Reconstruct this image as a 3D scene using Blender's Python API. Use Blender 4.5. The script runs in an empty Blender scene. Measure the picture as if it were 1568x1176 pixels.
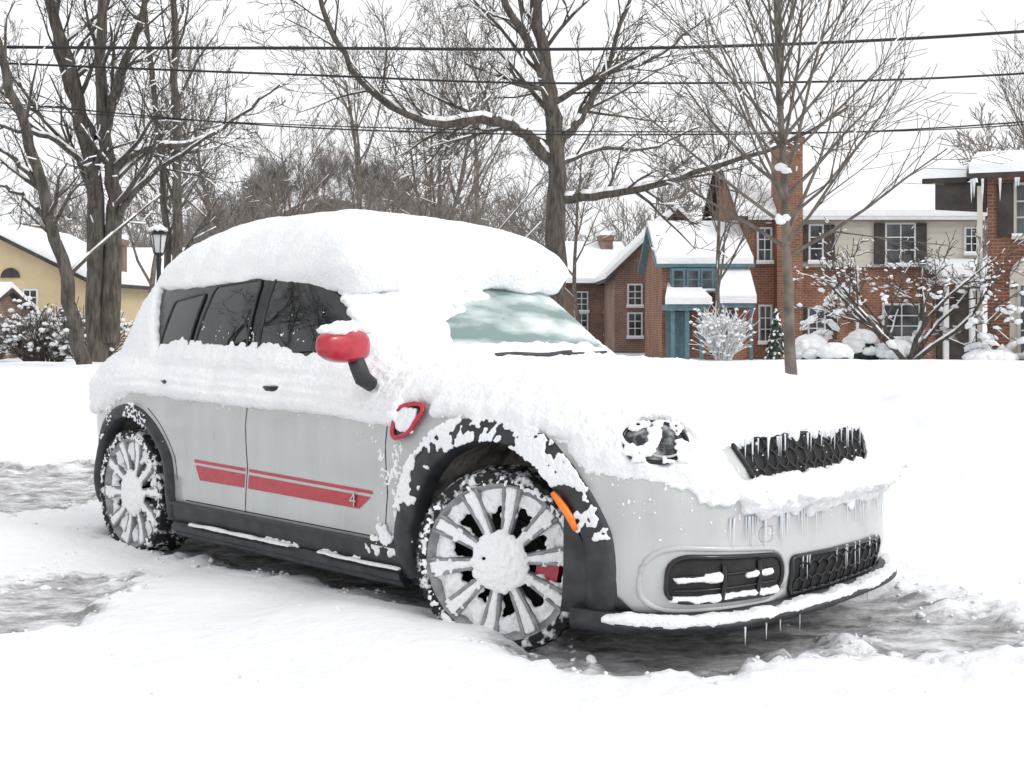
import bpy, math, random
from mathutils import Vector, Matrix, noise
from mathutils.bvhtree import BVHTree
V=Vector
scene=bpy.context.scene
R=math.radians
def sm(a,b,x):
    t=max(0.,min(1.,(x-a)/(b-a))); return t*t*(3-2*t)
def nz(x,y=0.,z=0.): return noise.noise(V((x,y,z)))

# ------------------------------------------------------------ materials
def nodes(name):
    m=bpy.data.materials.new(name); m.use_nodes=True
    nt=m.node_tree; b=nt.nodes['Principled BSDF']
    return m,nt,b
def ramp(nt,lo,hi,c1,c2):
    r=nt.nodes.new('ShaderNodeValToRGB'); e=r.color_ramp.elements
    e[0].position=lo; e[1].position=hi; e[0].color=(*c1,1); e[1].color=(*c2,1); return r
def pm(name,c1,c2=None,scale=5,rough=.6,bump=0,bscale=40,metal=0,lo=.35,hi=.65,coat=0,spec=.5,bdist=.02,stretch=None,rough2=None):
    m,nt,b=nodes(name); L=nt.links.new
    b.inputs['Roughness'].default_value=rough; b.inputs['Metallic'].default_value=metal
    b.inputs['Coat Weight'].default_value=coat; b.inputs['Specular IOR Level'].default_value=spec
    tc=nt.nodes.new('ShaderNodeTexCoord'); src=tc.outputs['Object']
    if stretch:
        mp=nt.nodes.new('ShaderNodeMapping'); mp.inputs['Scale'].default_value=stretch; L(src,mp.inputs[0]); src=mp.outputs[0]
    if c2 is None: c2=tuple(min(1,c*1.12) for c in c1)
    n=nt.nodes.new('ShaderNodeTexNoise'); n.inputs['Scale'].default_value=scale; n.inputs['Detail'].default_value=6
    L(src,n.inputs['Vector']); r=ramp(nt,lo,hi,c1,c2); L(n.outputs['Fac'],r.inputs[0]); L(r.outputs[0],b.inputs['Base Color'])
    if rough2 is not None:
        r3=ramp(nt,lo,hi,(rough,)*3,(rough2,)*3); L(n.outputs['Fac'],r3.inputs[0]); L(r3.outputs[0],b.inputs['Roughness'])
    if bump:
        n2=nt.nodes.new('ShaderNodeTexNoise'); n2.inputs['Scale'].default_value=bscale; n2.inputs['Detail'].default_value=7
        L(src,n2.inputs['Vector']); bp=nt.nodes.new('ShaderNodeBump'); bp.inputs['Strength'].default_value=bump
        bp.inputs['Distance'].default_value=bdist; L(n2.outputs['Fac'],bp.inputs['Height']); L(bp.outputs[0],b.inputs['Normal'])
    return m
def brickmat(name,c1,c2,mort):
    m,nt,b=nodes(name); L=nt.links.new
    tc=nt.nodes.new('ShaderNodeTexCoord'); s=nt.nodes.new('ShaderNodeSeparateXYZ'); L(tc.outputs['Object'],s.inputs[0])
    a=nt.nodes.new('ShaderNodeMath'); a.operation='ADD'; L(s.outputs[0],a.inputs[0]); L(s.outputs[1],a.inputs[1])
    c=nt.nodes.new('ShaderNodeCombineXYZ'); L(a.outputs[0],c.inputs[0]); L(s.outputs[2],c.inputs[1])
    k=nt.nodes.new('ShaderNodeTexBrick'); k.inputs['Scale'].default_value=1.0
    k.inputs['Brick Width'].default_value=.24; k.inputs['Row Height'].default_value=.085; k.inputs['Mortar Size'].default_value=.009
    k.inputs['Color1'].default_value=(*c1,1); k.inputs['Color2'].default_value=(*c2,1); k.inputs['Mortar'].default_value=(*mort,1)
    L(c.outputs[0],k.inputs['Vector'])
    n=nt.nodes.new('ShaderNodeTexNoise'); n.inputs['Scale'].default_value=1.3; L(tc.outputs['Object'],n.inputs['Vector'])
    r=ramp(nt,.3,.7,(.7,.7,.7),(1.15,1.12,1.1)); L(n.outputs['Fac'],r.inputs[0])
    mx=nt.nodes.new('ShaderNodeMixRGB'); mx.blend_type='MULTIPLY'; mx.inputs[0].default_value=1
    L(k.outputs['Color'],mx.inputs[1]); L(r.outputs[0],mx.inputs[2]); L(mx.outputs[0],b.inputs['Base Color'])
    b.inputs['Roughness'].default_value=.85
    return m
SNOW=pm('snow',(.85,.865,.89),(.90,.905,.92),scale=3,rough=.75,bump=.6,bscale=70,bdist=.018,spec=.25)
SNOWF=pm('snow_far',(.85,.865,.89),(.91,.915,.93),scale=2,rough=.8,bump=.3,bscale=6,bdist=.1,spec=.2)
PAINT=pm('grey_white_paint',(.43,.445,.44),(.51,.52,.515),scale=5,rough=.25,coat=.5,rough2=.42,stretch=(1.6,1.6,.35),lo=.3,hi=.7)
RED=pm('red_paint',(.36,.008,.024),(.46,.016,.04),scale=30,rough=.3,coat=.4)
BLACK=pm('black_plastic',(.012,.014,.018),(.035,.038,.043),scale=14,rough=.5,bump=.2,bscale=180,bdist=.002)
GLOSSB=pm('gloss_black',(.008,.009,.011),(.012,.012,.014),rough=.12)
WELL=pm('wheel_well_slush',(.10,.09,.08),(.45,.42,.39),scale=9,rough=.9,bump=.6,bscale=30)
GLASS=pm('tinted_glass',(.002,.003,.004),(.02,.024,.026),scale=7,rough=.02,spec=.7,rough2=.12,lo=.5,hi=.8)
ICEGLASS=pm('iced_windscreen',(.17,.25,.24),(.74,.80,.81),scale=2.9,rough=.2,rough2=.6,lo=.40,hi=.64,bump=.4,bscale=28,bdist=.005,stretch=(1,.7,3.2))
TYRE=pm('tyre_rubber',(.012,.012,.013),(.7,.71,.73),scale=26,rough=.85,lo=.52,hi=.62,bump=.4,bscale=60,bdist=.006)
SILVER=pm('wheel_alloy',(.18,.185,.195),(.32,.325,.34),scale=20,rough=.4,metal=.3)
DARK=pm('dark_parts_and_shade',(.008,.008,.009),(.02,.019,.018),scale=20,rough=.8)  # brake parts and door gaps; also the painted shade of the front openings
ORANGE=pm('orange_marker',(.80,.15,.01),(.9,.22,.02),scale=20,rough=.25)
LENS=pm('headlamp_lens',(.012,.014,.017),(.33,.35,.36),scale=17,rough=.08,lo=.46,hi=.62)
ICEM=pm('clear_ice',(.6,.65,.68),(.8,.84,.88),scale=10,rough=.15)
CHROME=pm('chrome',(.5,.5,.5),(.6,.6,.6),rough=.15,metal=1)
BARK=pm('bark',(.045,.038,.032),(.13,.112,.092),scale=6,rough=.9,bump=.8,bscale=14,bdist=.04,stretch=(3,3,.6))
BARK2=pm('bark_light',(.10,.083,.07),(.19,.165,.14),scale=6,rough=.9,bump=.5,bscale=20)
TWIGFAR=pm('hazed_bark',(.17,.15,.135),(.29,.26,.24),scale=.3,rough=1)  # lighter and greyer than near bark: distance haze put into the colour
WIRE=pm('cable',(.01,.01,.012),rough=.6)
LAMPM=pm('black_iron',(.008,.009,.01),rough=.4)
LAMPG=pm('lantern_glass',(.5,.52,.52),(.62,.63,.62),rough=.1)
BRICK=brickmat('brick_orange',(.22,.085,.05),(.31,.13,.078),(.32,.26,.21))
BRICK2=brickmat('brick_brown',(.19,.115,.085),(.26,.155,.115),(.3,.25,.21))
CREAM=pm('cream_siding',(.56,.53,.46),(.62,.59,.52),scale=1,rough=.7)
YEL=pm('yellow_stucco',(.58,.47,.29),(.64,.53,.34),scale=1.5,rough=.8)
GREYW=pm('grey_siding',(.36,.35,.33),(.45,.44,.42),scale=1,rough=.8)
WHITE=pm('white_trim',(.66,.67,.68),(.73,.74,.75),rough=.6)
TEAL=pm('teal_trim',(.085,.16,.19),(.12,.22,.26),rough=.5)
WGL=pm('house_glass',(.02,.024,.03),(.12,.13,.14),scale=1.5,rough=.08)
SHING=pm('dark_fascia',(.035,.03,.028),(.07,.06,.055),scale=3,rough=.8)
GREEN=pm('evergreen',(.012,.025,.014),(.03,.05,.03),scale=8,rough=.8)

# ------------------------------------------------------------ mesh builder
class MB:
    def __init__(s): s.v=[];s.f=[];s.m=[]
    def add(s,vs,fs,mi=0):
        o=len(s.v); s.v.extend(vs); s.f.extend([tuple(o+i for i in f) for f in fs]); s.m.extend([mi]*len(fs))
    def obj(s,name,mats,parent=None,smooth=False,loc=None,rot=None):
        me=bpy.data.meshes.new(name); me.from_pydata([tuple(v) for v in s.v],[],s.f)
        for m in mats: me.materials.append(m)
        me.polygons.foreach_set('material_index',s.m)
        if smooth: me.polygons.foreach_set('use_smooth',[True]*len(s.f))
        me.update()
        o=bpy.data.objects.new(name,me); scene.collection.objects.link(o)
        if parent: o.parent=parent
        if loc is not None: o.location=loc
        if rot is not None: o.rotation_euler=rot
        return o
    def box(s,x0,x1,y0,y1,z0,z1,mi=0):
        s.add([(x0,y0,z0),(x1,y0,z0),(x1,y1,z0),(x0,y1,z0),(x0,y0,z1),(x1,y0,z1),(x1,y1,z1),(x0,y1,z1)],
              [(0,3,2,1),(4,5,6,7),(0,1,5,4),(1,2,6,5),(2,3,7,6),(3,0,4,7)],mi)
    def slab(s,q,th,mi=0):
        q=[V(a) for a in q]; n=len(q); t=[a+V((0,0,th)) for a in q]
        s.add(q+t,[tuple(range(n))[::-1],tuple(range(n,2*n))]+[(i,(i+1)%n,n+(i+1)%n,n+i) for i in range(n)],mi)
    def tube(s,pts,rr,sides=5,mi=0,cap=False,closed=False):
        n=len(pts); vs=[]; ref=V((.13,.31,.94)).normalized()
        d0=(pts[-1]-pts[0])
        if d0.length>1e-9 and abs(d0.normalized().dot(ref))>.9: ref=V((.9,.2,.1)).normalized()
        for i in range(n):
            if closed: t=pts[(i+1)%n]-pts[i-1]
            else: t=pts[min(i+1,n-1)]-pts[max(i-1,0)]
            if t.length<1e-9: t=V((0,0,1))
            t=t.normalized(); a=t.cross(ref)
            if a.length<1e-4: a=t.cross(V((1,0,0)))
            a.normalize(); b=t.cross(a); r=rr[i] if hasattr(rr,'__len__') else rr
            for k in range(sides):
                w=2*math.pi*k/sides; vs.append(pts[i]+(a*math.cos(w)+b*math.sin(w))*r)
        fs=[]
        for i in range(n if closed else n-1):
            j=(i+1)%n
            for k in range(sides): fs.append((i*sides+k,i*sides+(k+1)%sides,j*sides+(k+1)%sides,j*sides+k))
        if cap and not closed: fs.append(tuple(range(sides))[::-1]); fs.append(tuple(range((n-1)*sides,n*sides)))
        s.add(vs,fs,mi)
    def lathe(s,prof,n=24,mi=0,T=None):
        vs=[]
        for r,z in prof:
            for k in range(n):
                w=2*math.pi*k/n; p=V((r*math.cos(w),r*math.sin(w),z)); vs.append(T@p if T else p)
        fs=[(i*n+k,i*n+(k+1)%n,(i+1)*n+(k+1)%n,(i+1)*n+k) for i in range(len(prof)-1) for k in range(n)]
        s.add(vs,fs,mi)
import bmesh
_b=bmesh.new(); bmesh.ops.create_icosphere(_b,subdivisions=2,radius=1); _b.verts.ensure_lookup_table()
ICO=([v.co.copy() for v in _b.verts],[tuple(v.index for v in f.verts) for f in _b.faces]); _b.free()
_b=bmesh.new(); bmesh.ops.create_icosphere(_b,subdivisions=1,radius=1); _b.verts.ensure_lookup_table()
ICO1=([v.co.copy() for v in _b.verts],[tuple(v.index for v in f.verts) for f in _b.faces]); _b.free()
def blob(mb,c,n,r,flat=.6,rng=random,mi=0,ico=ICO1,irr=.35):
    n=V(n).normalized(); a=n.orthogonal().normalized(); b=n.cross(a); w=rng.random()*6.28
    a2=a*math.cos(w)+b*math.sin(w); b2=n.cross(a2); s1=r*rng.uniform(.75,1.3); s2=r*rng.uniform(.75,1.3)
    c=V(c); sd=rng.random()*50; vs=[]
    for v in ico[0]:
        k=1+irr*nz(v.x*1.4+sd,v.y*1.4,v.z*1.4)*1.6
        vs.append(c+a2*(v.x*s1*k)+b2*(v.y*s2*k)+n*(v.z*r*flat*k))
    mb.add(vs,ico[1],mi)
def fblob(mb,c,n,r,h):
    n=V(n).normalized(); a=n.orthogonal().normalized(); b=n.cross(a); c=V(c)
    mb.add([c+a*(v.x*r)+b*(v.y*r)+n*(v.z*h) for v in ICO1[0]],ICO1[1],0)
def empty(name,loc=(0,0,0),rz=0):
    o=bpy.data.objects.new(name,None); scene.collection.objects.link(o); o.location=loc; o.rotation_euler=(0,0,rz); return o
def catm(P,n):
    P=[V(p) for p in P]; out=[]; m=len(P)-1
    for i in range(n):
        t=i/(n-1)*m; k=min(int(t),m-1); u=t-k
        p1,p2=P[k],P[k+1]; p0=P[k-1] if k>0 else p1*2-p2; p3=P[k+2] if k+2<=m else p2*2-p1
        out.append(.5*((2*p1)+(p2-p0)*u+(2*p0-5*p1+4*p2-p3)*u*u+(3*p1-p0-3*p2+p3)*u**3))
    return out
def mods_snow(o,vox,dis=((.25,.03),(.06,.010)),smooth=4):
    m=o.modifiers.new('r','REMESH'); m.mode='VOXEL'; m.voxel_size=vox; m.use_smooth_shade=True
    m=o.modifiers.new('s','SMOOTH'); m.iterations=smooth; m.factor=.5
    for i,(sc,st) in enumerate(dis):
        t=bpy.data.textures.new('clouds','CLOUDS'); t.noise_scale=sc; t.noise_depth=3
        m=o.modifiers.new('d%d'%i,'DISPLACE'); m.texture=t; m.strength=st; m.mid_level=.5; m.texture_coords='LOCAL'

# ------------------------------------------------------------ camera, sky, sun
cam=bpy.data.cameras.new('camera'); co=bpy.data.objects.new('camera',cam); scene.collection.objects.link(co)
co.location=(0,0,1.24); co.rotation_euler=(R(90),0,0); cam.sensor_width=36; cam.lens=43.6; cam.shift_y=-105/1568; cam.clip_end=2000; cam.clip_start=.05
scene.camera=co
w=bpy.data.worlds.new('World'); scene.world=w; w.use_nodes=True; nt=w.node_tree; bg=nt.nodes['Background']
sky=nt.nodes.new('ShaderNodeTexSky'); sky.sky_type='NISHITA'; sky.sun_disc=False; sky.sun_elevation=R(38); sky.sun_rotation=R(120); sky.dust_density=6; sky.air_density=1
hs=nt.nodes.new('ShaderNodeHueSaturation'); hs.inputs['Saturation'].default_value=.15; nt.links.new(sky.outputs[0],hs.inputs['Color'])
nt.links.new(hs.outputs[0],bg.inputs[0]); bg.inputs[1].default_value=.05
bg2=nt.nodes.new('ShaderNodeBackground'); bg2.inputs[0].default_value=(.975,.985,1,1); bg2.inputs[1].default_value=.93
ad=nt.nodes.new('ShaderNodeAddShader'); nt.links.new(bg.outputs[0],ad.inputs[0]); nt.links.new(bg2.outputs[0],ad.inputs[1])
nt.links.new(ad.outputs[0],nt.nodes['World Output'].inputs[0])
sd=bpy.data.lights.new('sun','SUN'); sd.energy=.6; sd.angle=R(12); sd.color=(1,.98,.95); so=bpy.data.objects.new('sun',sd); scene.collection.objects.link(so)
so.rotation_euler=(R(52),0,R(60))
scene.view_settings.view_transform='Standard'; scene.view_settings.look='None'; scene.view_settings.exposure=0

# ------------------------------------------------------------ ground
CX,CY=-1.346,7.026; DC,DS=.7193,.6947
def loc2(X,Y): dx=X-CX; dy=Y-CY; return DC*dx-DS*dy, DS*dx+DC*dy
def ice(X,Y):
    lx,ly=loc2(X,Y)
    n=.20*nz(X*1.6,Y*1.6,3)+.13*nz(X*5,Y*5,7)+.06*nz(X*14,Y*14,7)
    def bx(cx,cy,hx,hy,x,y):
        qx=abs(x-cx)-hx; qy=abs(y-cy)-hy
        return math.hypot(max(qx,0),max(qy,0))+min(max(qx,qy),0)
    d=bx(1.55,.15,2.0,.86,lx,ly)
    d=min(d,math.hypot(lx-3.1,(ly+.6))-.44, math.hypot((lx-3.75)*1.0,(ly-.4)*.6)-.25)
    d=min(d,bx(-4.9,8.4,2.0,1.15,X+.25*(Y-8.5),Y-.22*(X+4))+.13*nz(X*2,Y*4,2))
    d=min(d,bx(-2.7,5.15,1.0,.46,X,Y-.1*(X+2))+.16*nz(X*2.5,Y*5,6))
    return 1-sm(-.12,.26,d+n)
LUMPS=[(-.6,4.6,.4,.085),(-.2,4.25,.3,.045),(-1.3,5.2,.5,.03),(.3,4.0,.4,.03),(1.0,3.85,.5,.03),(-2.6,6.4,.4,.03),(2.1,4.1,.5,.05),(-.9,3.6,.7,.04),(-3.2,6.6,.7,.04),(-1.5,4.2,.5,.03)]
def gh(X,Y):
    nearq=-8<X<4 and 2<Y<12
    ic=ice(X,Y) if nearq else 0
    s=.055+.035*nz(X*.7,Y*.7)+.018*nz(X*2.4,Y*2.4,5)+.005*nz(X*8,Y*8,2)
    for a,b,r,h in LUMPS:
        q=((X-a)**2+(Y-b)**2)/(r*r)
        if q<6: s+=h*math.exp(-q)
    edge=ic*(1-ic)*4
    rough=(abs(nz(X*5,Y*5,9))*.05+abs(nz(X*13,Y*13,9))*.035)*edge if nearq else 0
    z=s*(1-ic)+rough+(ic*(.010*nz(X*9,Y*9,1)+.016*abs(nz(X*4,Y*6,12))+.008*nz(X*25,Y*25,1)) if nearq else 0)
    if nearq:
        ch=sm(1.9,.3,math.hypot((X-1.9)*.8,Y-4.6)); z+=ch*(1-ic)*(.05*abs(nz(X*6,Y*6,31))+.03*abs(nz(X*15,Y*15,33)))
        tr=math.exp(-((Y-8.1-.22*(X+4))/.16)**2)+math.exp(-((Y-8.9-.22*(X+4))/.16)**2); z-=.02*tr*ic*sm(-1.5,-2.5,X)
    st=9.9-2.7*sm(1,4,X)
    z+=.46*sm(st,st+3.5,Y+.5*nz(X*.5,Y*.5,4))+.05*nz(X*.25,Y*.25,8)*sm(10,14,Y)
    if 8.5<Y<13: z+=.08*abs(nz(X*2.5,Y*2.5,14))*sm(9.2,9.8,Y)*(1-sm(10.8,12.8,Y))
    z-=.85*sm(16,45,Y)
    return z
def axis(a,b,st,lo,hi,g=1.1):
    r=[]; x=a
    while x<b: r.append(x); x+=st
    x=b; s=st
    while x<hi: r.append(x); s*=g; x+=s
    r.append(hi); x=a; s=st; l=[]
    while True:
        s*=g; x-=s
        if x<=lo: break
        l.append(x)
    l.append(lo); return l[::-1]+r
xs=axis(-4.2,3.6,.03,-300,300); ys=axis(2.6,10.5,.03,-40,700)
mb=MB(); nx=len(xs)
att=[]
for y in ys:
    for x in xs:
        mb.v.append((x,y,gh(x,y))); att.append(ice(x,y) if -8<x<4 and 2<y<12 else 0)
for j in range(len(ys)-1):
    for i in range(nx-1): a=j*nx+i; mb.f.append((a,a+1,a+nx+1,a+nx))
mb.m=[0]*len(mb.f)
gm,nt,b=nodes('snow_ground'); L=nt.links.new
tc=nt.nodes.new('ShaderNodeTexCoord')
at=nt.nodes.new('ShaderNodeAttribute'); at.attribute_name='ice'
n1=nt.nodes.new('ShaderNodeTexNoise'); n1.inputs['Scale'].default_value=6; n1.inputs['Detail'].default_value=12; n1.inputs['Roughness'].default_value=.76
mp=nt.nodes.new('ShaderNodeMapping'); mp.inputs['Rotation'].default_value=(0,0,R(20)); mp.inputs['Scale'].default_value=(.7,1.5,1); L(tc.outputs['Object'],mp.inputs[0]); L(mp.outputs[0],n1.inputs['Vector'])
rc=ramp(nt,.40,.60,(.22,.212,.208),(.76,.765,.79)); L(n1.outputs['Fac'],rc.inputs[0])
n2=nt.nodes.new('ShaderNodeTexNoise'); n2.inputs['Scale'].default_value=1.1; n2.inputs['Detail'].default_value=8; L(tc.outputs['Object'],n2.inputs['Vector'])
rs=ramp(nt,.3,.7,(.84,.855,.885),(.90,.905,.92)); L(n2.outputs['Fac'],rs.inputs[0])
ma=nt.nodes.new('ShaderNodeMath'); ma.operation='MULTIPLY_ADD'; L(n1.outputs['Fac'],ma.inputs[0]); ma.inputs[1].default_value=-1.9
ma2=nt.nodes.new('ShaderNodeMath'); ma2.operation='ADD'; L(at.outputs['Fac'],ma.inputs[2]); L(ma.outputs[0],ma2.inputs[0]); ma2.inputs[1].default_value=.62
rm=ramp(nt,.0,.5,(0,0,0),(1,1,1)); L(ma2.outputs[0],rm.inputs[0])
mx=nt.nodes.new('ShaderNodeMixRGB'); L(rm.outputs[0],mx.inputs[0]); L(rs.outputs[0],mx.inputs[1]); L(rc.outputs[0],mx.inputs[2]); L(mx.outputs[0],b.inputs['Base Color'])
rr=ramp(nt,0,1,(.75,)*3,(.48,)*3); L(rm.outputs[0],rr.inputs[0]); L(rr.outputs[0],b.inputs['Roughness'])
b.inputs['Specular IOR Level'].default_value=.3
n3=nt.nodes.new('ShaderNodeTexNoise'); n3.inputs['Scale'].default_value=14; n3.inputs['Detail'].default_value=12; n3.inputs['Roughness'].default_value=.62; L(tc.outputs['Object'],n3.inputs['Vector'])
bp=nt.nodes.new('ShaderNodeBump'); bp.inputs['Strength'].default_value=.5; bp.inputs['Distance'].default_value=.035; L(n3.outputs['Fac'],bp.inputs['Height']); L(bp.outputs[0],b.inputs['Normal'])
g=mb.obj('snow_ground',[gm],smooth=True)
a_=g.data.attributes.new('ice','FLOAT','POINT'); a_.data.foreach_set('value',att)
rng=random.Random(4); mb=MB(); k=0
while k<1100:
    X=rng.uniform(-4.2,2.9); Y=rng.uniform(3.6,9.6); ic=ice(X,Y)
    if not (.08<ic<.95) and rng.random()>.015: continue
    k+=1
    r=rng.uniform(.004,.012) if rng.random()<.9 else rng.uniform(.012,.028)
    blob(mb,(X,Y,gh(X,Y)+r*.1),(0,0,1),r,.6,rng,irr=.7)
mb.obj('snow_clumps',[SNOW],smooth=True)

# ------------------------------------------------------------ CAR
car=empty('parked_car',(CX,CY,0),R(-44))
def loopify(h):
    return h+[V((p.x,-p.y)) for p in h[-2:0:-1]]
half=[(-.74,0),(-.725,-.4),(-.66,-.66),(-.52,-.81),(-.28,-.88),(0,-.9),(.7,-.895),(1.35,-.895),(2.0,-.895),(2.67,-.905),(2.95,-.895),(3.2,-.82),(3.38,-.66),(3.47,-.4),(3.50,0)]
OUT=loopify(catm([(a,b_) for a,b_ in half],64))
NO=len(OUT)
def nrm2(loop):
    r=[]
    for i in range(len(loop)):
        t=loop[(i+1)%len(loop)]-loop[i-1]; n=V((t.y,-t.x)); n.normalize()
        r.append(n)
    c=V((1.4,0))
    if sum((loop[i]-c).dot(r[i]) for i in range(len(loop)))<0: r=[-a for a in r]
    return r
ON=nrm2(OUT)
def lerpt(tab,x):
    if x<=tab[0][0]: return tab[0][1]
    for (a,b_),(c,d) in zip(tab,tab[1:]):
        if x<=c: return b_+(d-b_)*(x-a)/(c-a)
    return tab[-1][1]
TOP=[(-.78,.97),(-.5,1.01),(.5,1.02),(1.7,1.01),(1.95,.985),(2.2,.975),(2.7,.95),(3.1,.905),(3.35,.865),(3.5,.84)]
INS=[(0,.05),(.08,.015),(.2,0),(.3,.004),(.42,.012),(.55,.004),(.66,0),(.78,.012),(.87,.04),(.94,.085),(.975,.12),(1,.18)]
def build_loft(rings):
    mb=MB(); n=len(rings[0])
    for r in rings: mb.v.extend(r)
    for j in range(len(rings)-1):
        for i in range(n): mb.f.append((j*n+i,j*n+(i+1)%n,(j+1)*n+(i+1)%n,(j+1)*n+i))
    mb.f.append(tuple(range(n))[::-1]); l=(len(rings)-1)*n; mb.f.append(tuple(range(l,l+n)))
    mb.m=[0]*len(mb.f); return mb
rings=[]; zb=.2
ts=[0,.03,.08,.14,.2,.3,.36,.42,.48,.55,.6,.66,.72,.78,.83,.87,.91,.94,.965,.985,1]
for t in ts:
    ins=lerpt(INS,t); r=[]
    for p,n in zip(OUT,ON):
        q=p-n*ins; r.append(V((q.x,q.y,zb+t*(lerpt(TOP,q.x)-zb))))
    rings.append(r)
lastr=rings[-1]
for k in range(1,8):
    f=k/7.3; r=[]
    for p in lastr:
        x=p.x+(max(-.3,min(3.0,p.x))-p.x)*f; y=p.y*(1-f); r.append(V((x,y,lerpt(TOP,x)+.03*(1-(1-f)**2))))
    rings.append(r)
mb=build_loft(rings)
body=mb.obj('body',[PAINT,WELL],car,smooth=True)
BV=BVHTree.FromPolygons([tuple(v) for v in mb.v],mb.f)
gb=[(-.60,0),(-.58,-.4),(-.49,-.66),(-.3,-.77),(.2,-.81),(1.2,-.82),(1.75,-.80),(1.98,-.72),(2.15,-.4),(2.2,0)]
gt=[(-.28,0),(-.26,-.35),(-.22,-.52),(-.08,-.60),(.2,-.63),(.8,-.66),(1.15,-.65),(1.3,-.58),(1.40,-.33),(1.43,0)]
B1=loopify(catm(gb,46)); T1=loopify(catm(gt,46)); gr=[]
for t in [0,.1,.25,.4,.55,.7,.82,.9,.96,1]:
    z=.94+t*.56; bul=.035*math.sin(math.pi*t); r=[]
    for p,q in zip(B1,T1):
        a=p.lerp(q,t); c=V((.7,0)); a=a+(a-c).normalized()*bul
        if t>.9: a=c+(a-c)*(1-(t-.9)*.5)
        r.append(V((a.x,a.y,z-(.08*max(0,.35-a.x) if a.x<.35 else 0))))
    gr.append(r)
lr=gr[-1]
for k in range(1,6):
    f=k/5.5; gr.append([V((.6+(p.x-.6)*(1-f),p.y*(1-f),p.z+.055*(1-(1-f)**2))) for p in lr])
mg=build_loft(gr); green=mg.obj('greenhouse',[GLOSSB],car,smooth=True)
BG=BVHTree.FromPolygons([tuple(v) for v in mg.v],mg.f)
FAX=2.63; FR_IN=.435; FR_OUT=.54
cut=MB()
for cx,rad in ((0,.385),(FAX,FR_IN+.01)):
    for sgn in (-1,1):
        N=40; vs=[]
        for y in ((-1.3,-.5) if sgn<0 else (.5,1.3)):
            for k in range(N):
                a=2*math.pi*k/N; vs.append(V((cx+rad*math.cos(a),y,.34+rad*math.sin(a))))
        cut.add(vs,[(k,(k+1)%N,N+(k+1)%N,N+k) for k in range(N)]+[tuple(range(N))[::-1],tuple(range(N,2*N))])
co_=cut.obj('cut',[PAINT],car)
def fixn(o):
    bmc=bmesh.new(); bmc.from_mesh(o.data); bmesh.ops.recalc_face_normals(bmc,faces=bmc.faces); bmc.to_mesh(o.data); bmc.free()
for o in (co_,body,green): fixn(o)
md=body.modifiers.new('bo','BOOLEAN'); md.object=co_; md.operation='DIFFERENCE'; md.solver='EXACT'
dg=bpy.context.evaluated_depsgraph_get(); me=bpy.data.meshes.new_from_object(body.evaluated_get(dg)); body.modifiers.clear(); body.data=me
bpy.data.objects.remove(co_)
for p in me.polygons:
    for cx,rad in ((0,.385),(FAX,FR_IN+.01)):
        if all(math.hypot(me.vertices[i].co.x-cx,me.vertices[i].co.z-.34)<rad+.004 for i in p.vertices) and abs(p.center.y)>.4 and p.center.z>.205 and (abs(p.normal.y)>.98 and abs(p.center.y)<.55 or abs(p.normal.y)<.3):
            p.material_index=1; p.use_smooth=False
def cast(bv,o,d):
    h=bv.ray_cast(V(o),V(d))
    if h[0] is None: return None
    n=h[1]
    if n.dot(V(d))>0: n=-n
    return h[0],n
def side(x,z,bv=None): return cast(bv or BV,(x,-3,z),(0,1,0))
def front(y,z,bv=None): return cast(bv or BV,(6,y,z),(-1,0,0))
def topc(x,y):
    a=cast(BV,(x,y,4),(0,0,-1)); b_=cast(BG,(x,y,4),(0,0,-1))
    if a and b_: return a if a[0].z>b_[0].z else b_
    return a or b_
CN=V((.75,-.66,0)); CT=V((.66,.75,0)); CC=V((3.17,-.70,0))
def corner(s,z): return cast(BV,CC+CN*2+CT*s+V((0,0,z)),-CN)
def near(x,y,z):
    l,n,i,d=BV.find_nearest(V((x,y,z)))
    if n.dot(l-V((1.4,0,.6)))<0: n=-n
    return l,n
def panel(name,proj,q,off,nu,nv,mat,bv=None,parent=car):
    mb=MB(); grid={}
    for i in range(nu+1):
        for j in range(nv+1):
            u=i/nu; v=j/nv
            a=q[0][0]*(1-u)*(1-v)+q[1][0]*u*(1-v)+q[2][0]*u*v+q[3][0]*(1-u)*v
            c=q[0][1]*(1-u)*(1-v)+q[1][1]*u*(1-v)+q[2][1]*u*v+q[3][1]*(1-u)*v
            h=proj(a,c,bv) if bv else proj(a,c)
            if h: grid[i,j]=len(mb.v); mb.v.append(h[0]+h[1]*off)
    for i in range(nu):
        for j in range(nv):
            k=[(i,j),(i+1,j),(i+1,j+1),(i,j+1)]
            if all(x in grid for x in k): mb.f.append(tuple(grid[x] for x in k)); mb.m.append(0)
    return mb.obj(name,[mat],parent,smooth=True)
def path(proj,pts,off,bv=None):
    out=[]
    for a,c in pts:
        h=proj(a,c,bv) if bv else proj(a,c)
        if h: out.append(h[0]+h[1]*off)
    return out
def rrect(q,k=6,r=.18):
    P=[V(p) for p in q]; out=[]
    for i in range(4):
        p=P[i]; a=P[i-1]; b_=P[(i+1)%4]
        rr_=min((a-p).length,(b_-p).length)*r*2
        s=p+(a-p).normalized()*rr_; e=p+(b_-p).normalized()*rr_
        for j in range(k+1):
            t=j/k; out.append((s*(1-t)**2+p*2*t*(1-t)+e*t*t))
    res=[]
    for i in range(len(out)):
        a=out[i]; b_=out[(i+1)%len(out)]; n=max(1,int((b_-a).length/.03))
        for j in range(n): res.append(a.lerp(b_,j/n))
    return [(p.x,p.y) for p in res]
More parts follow.
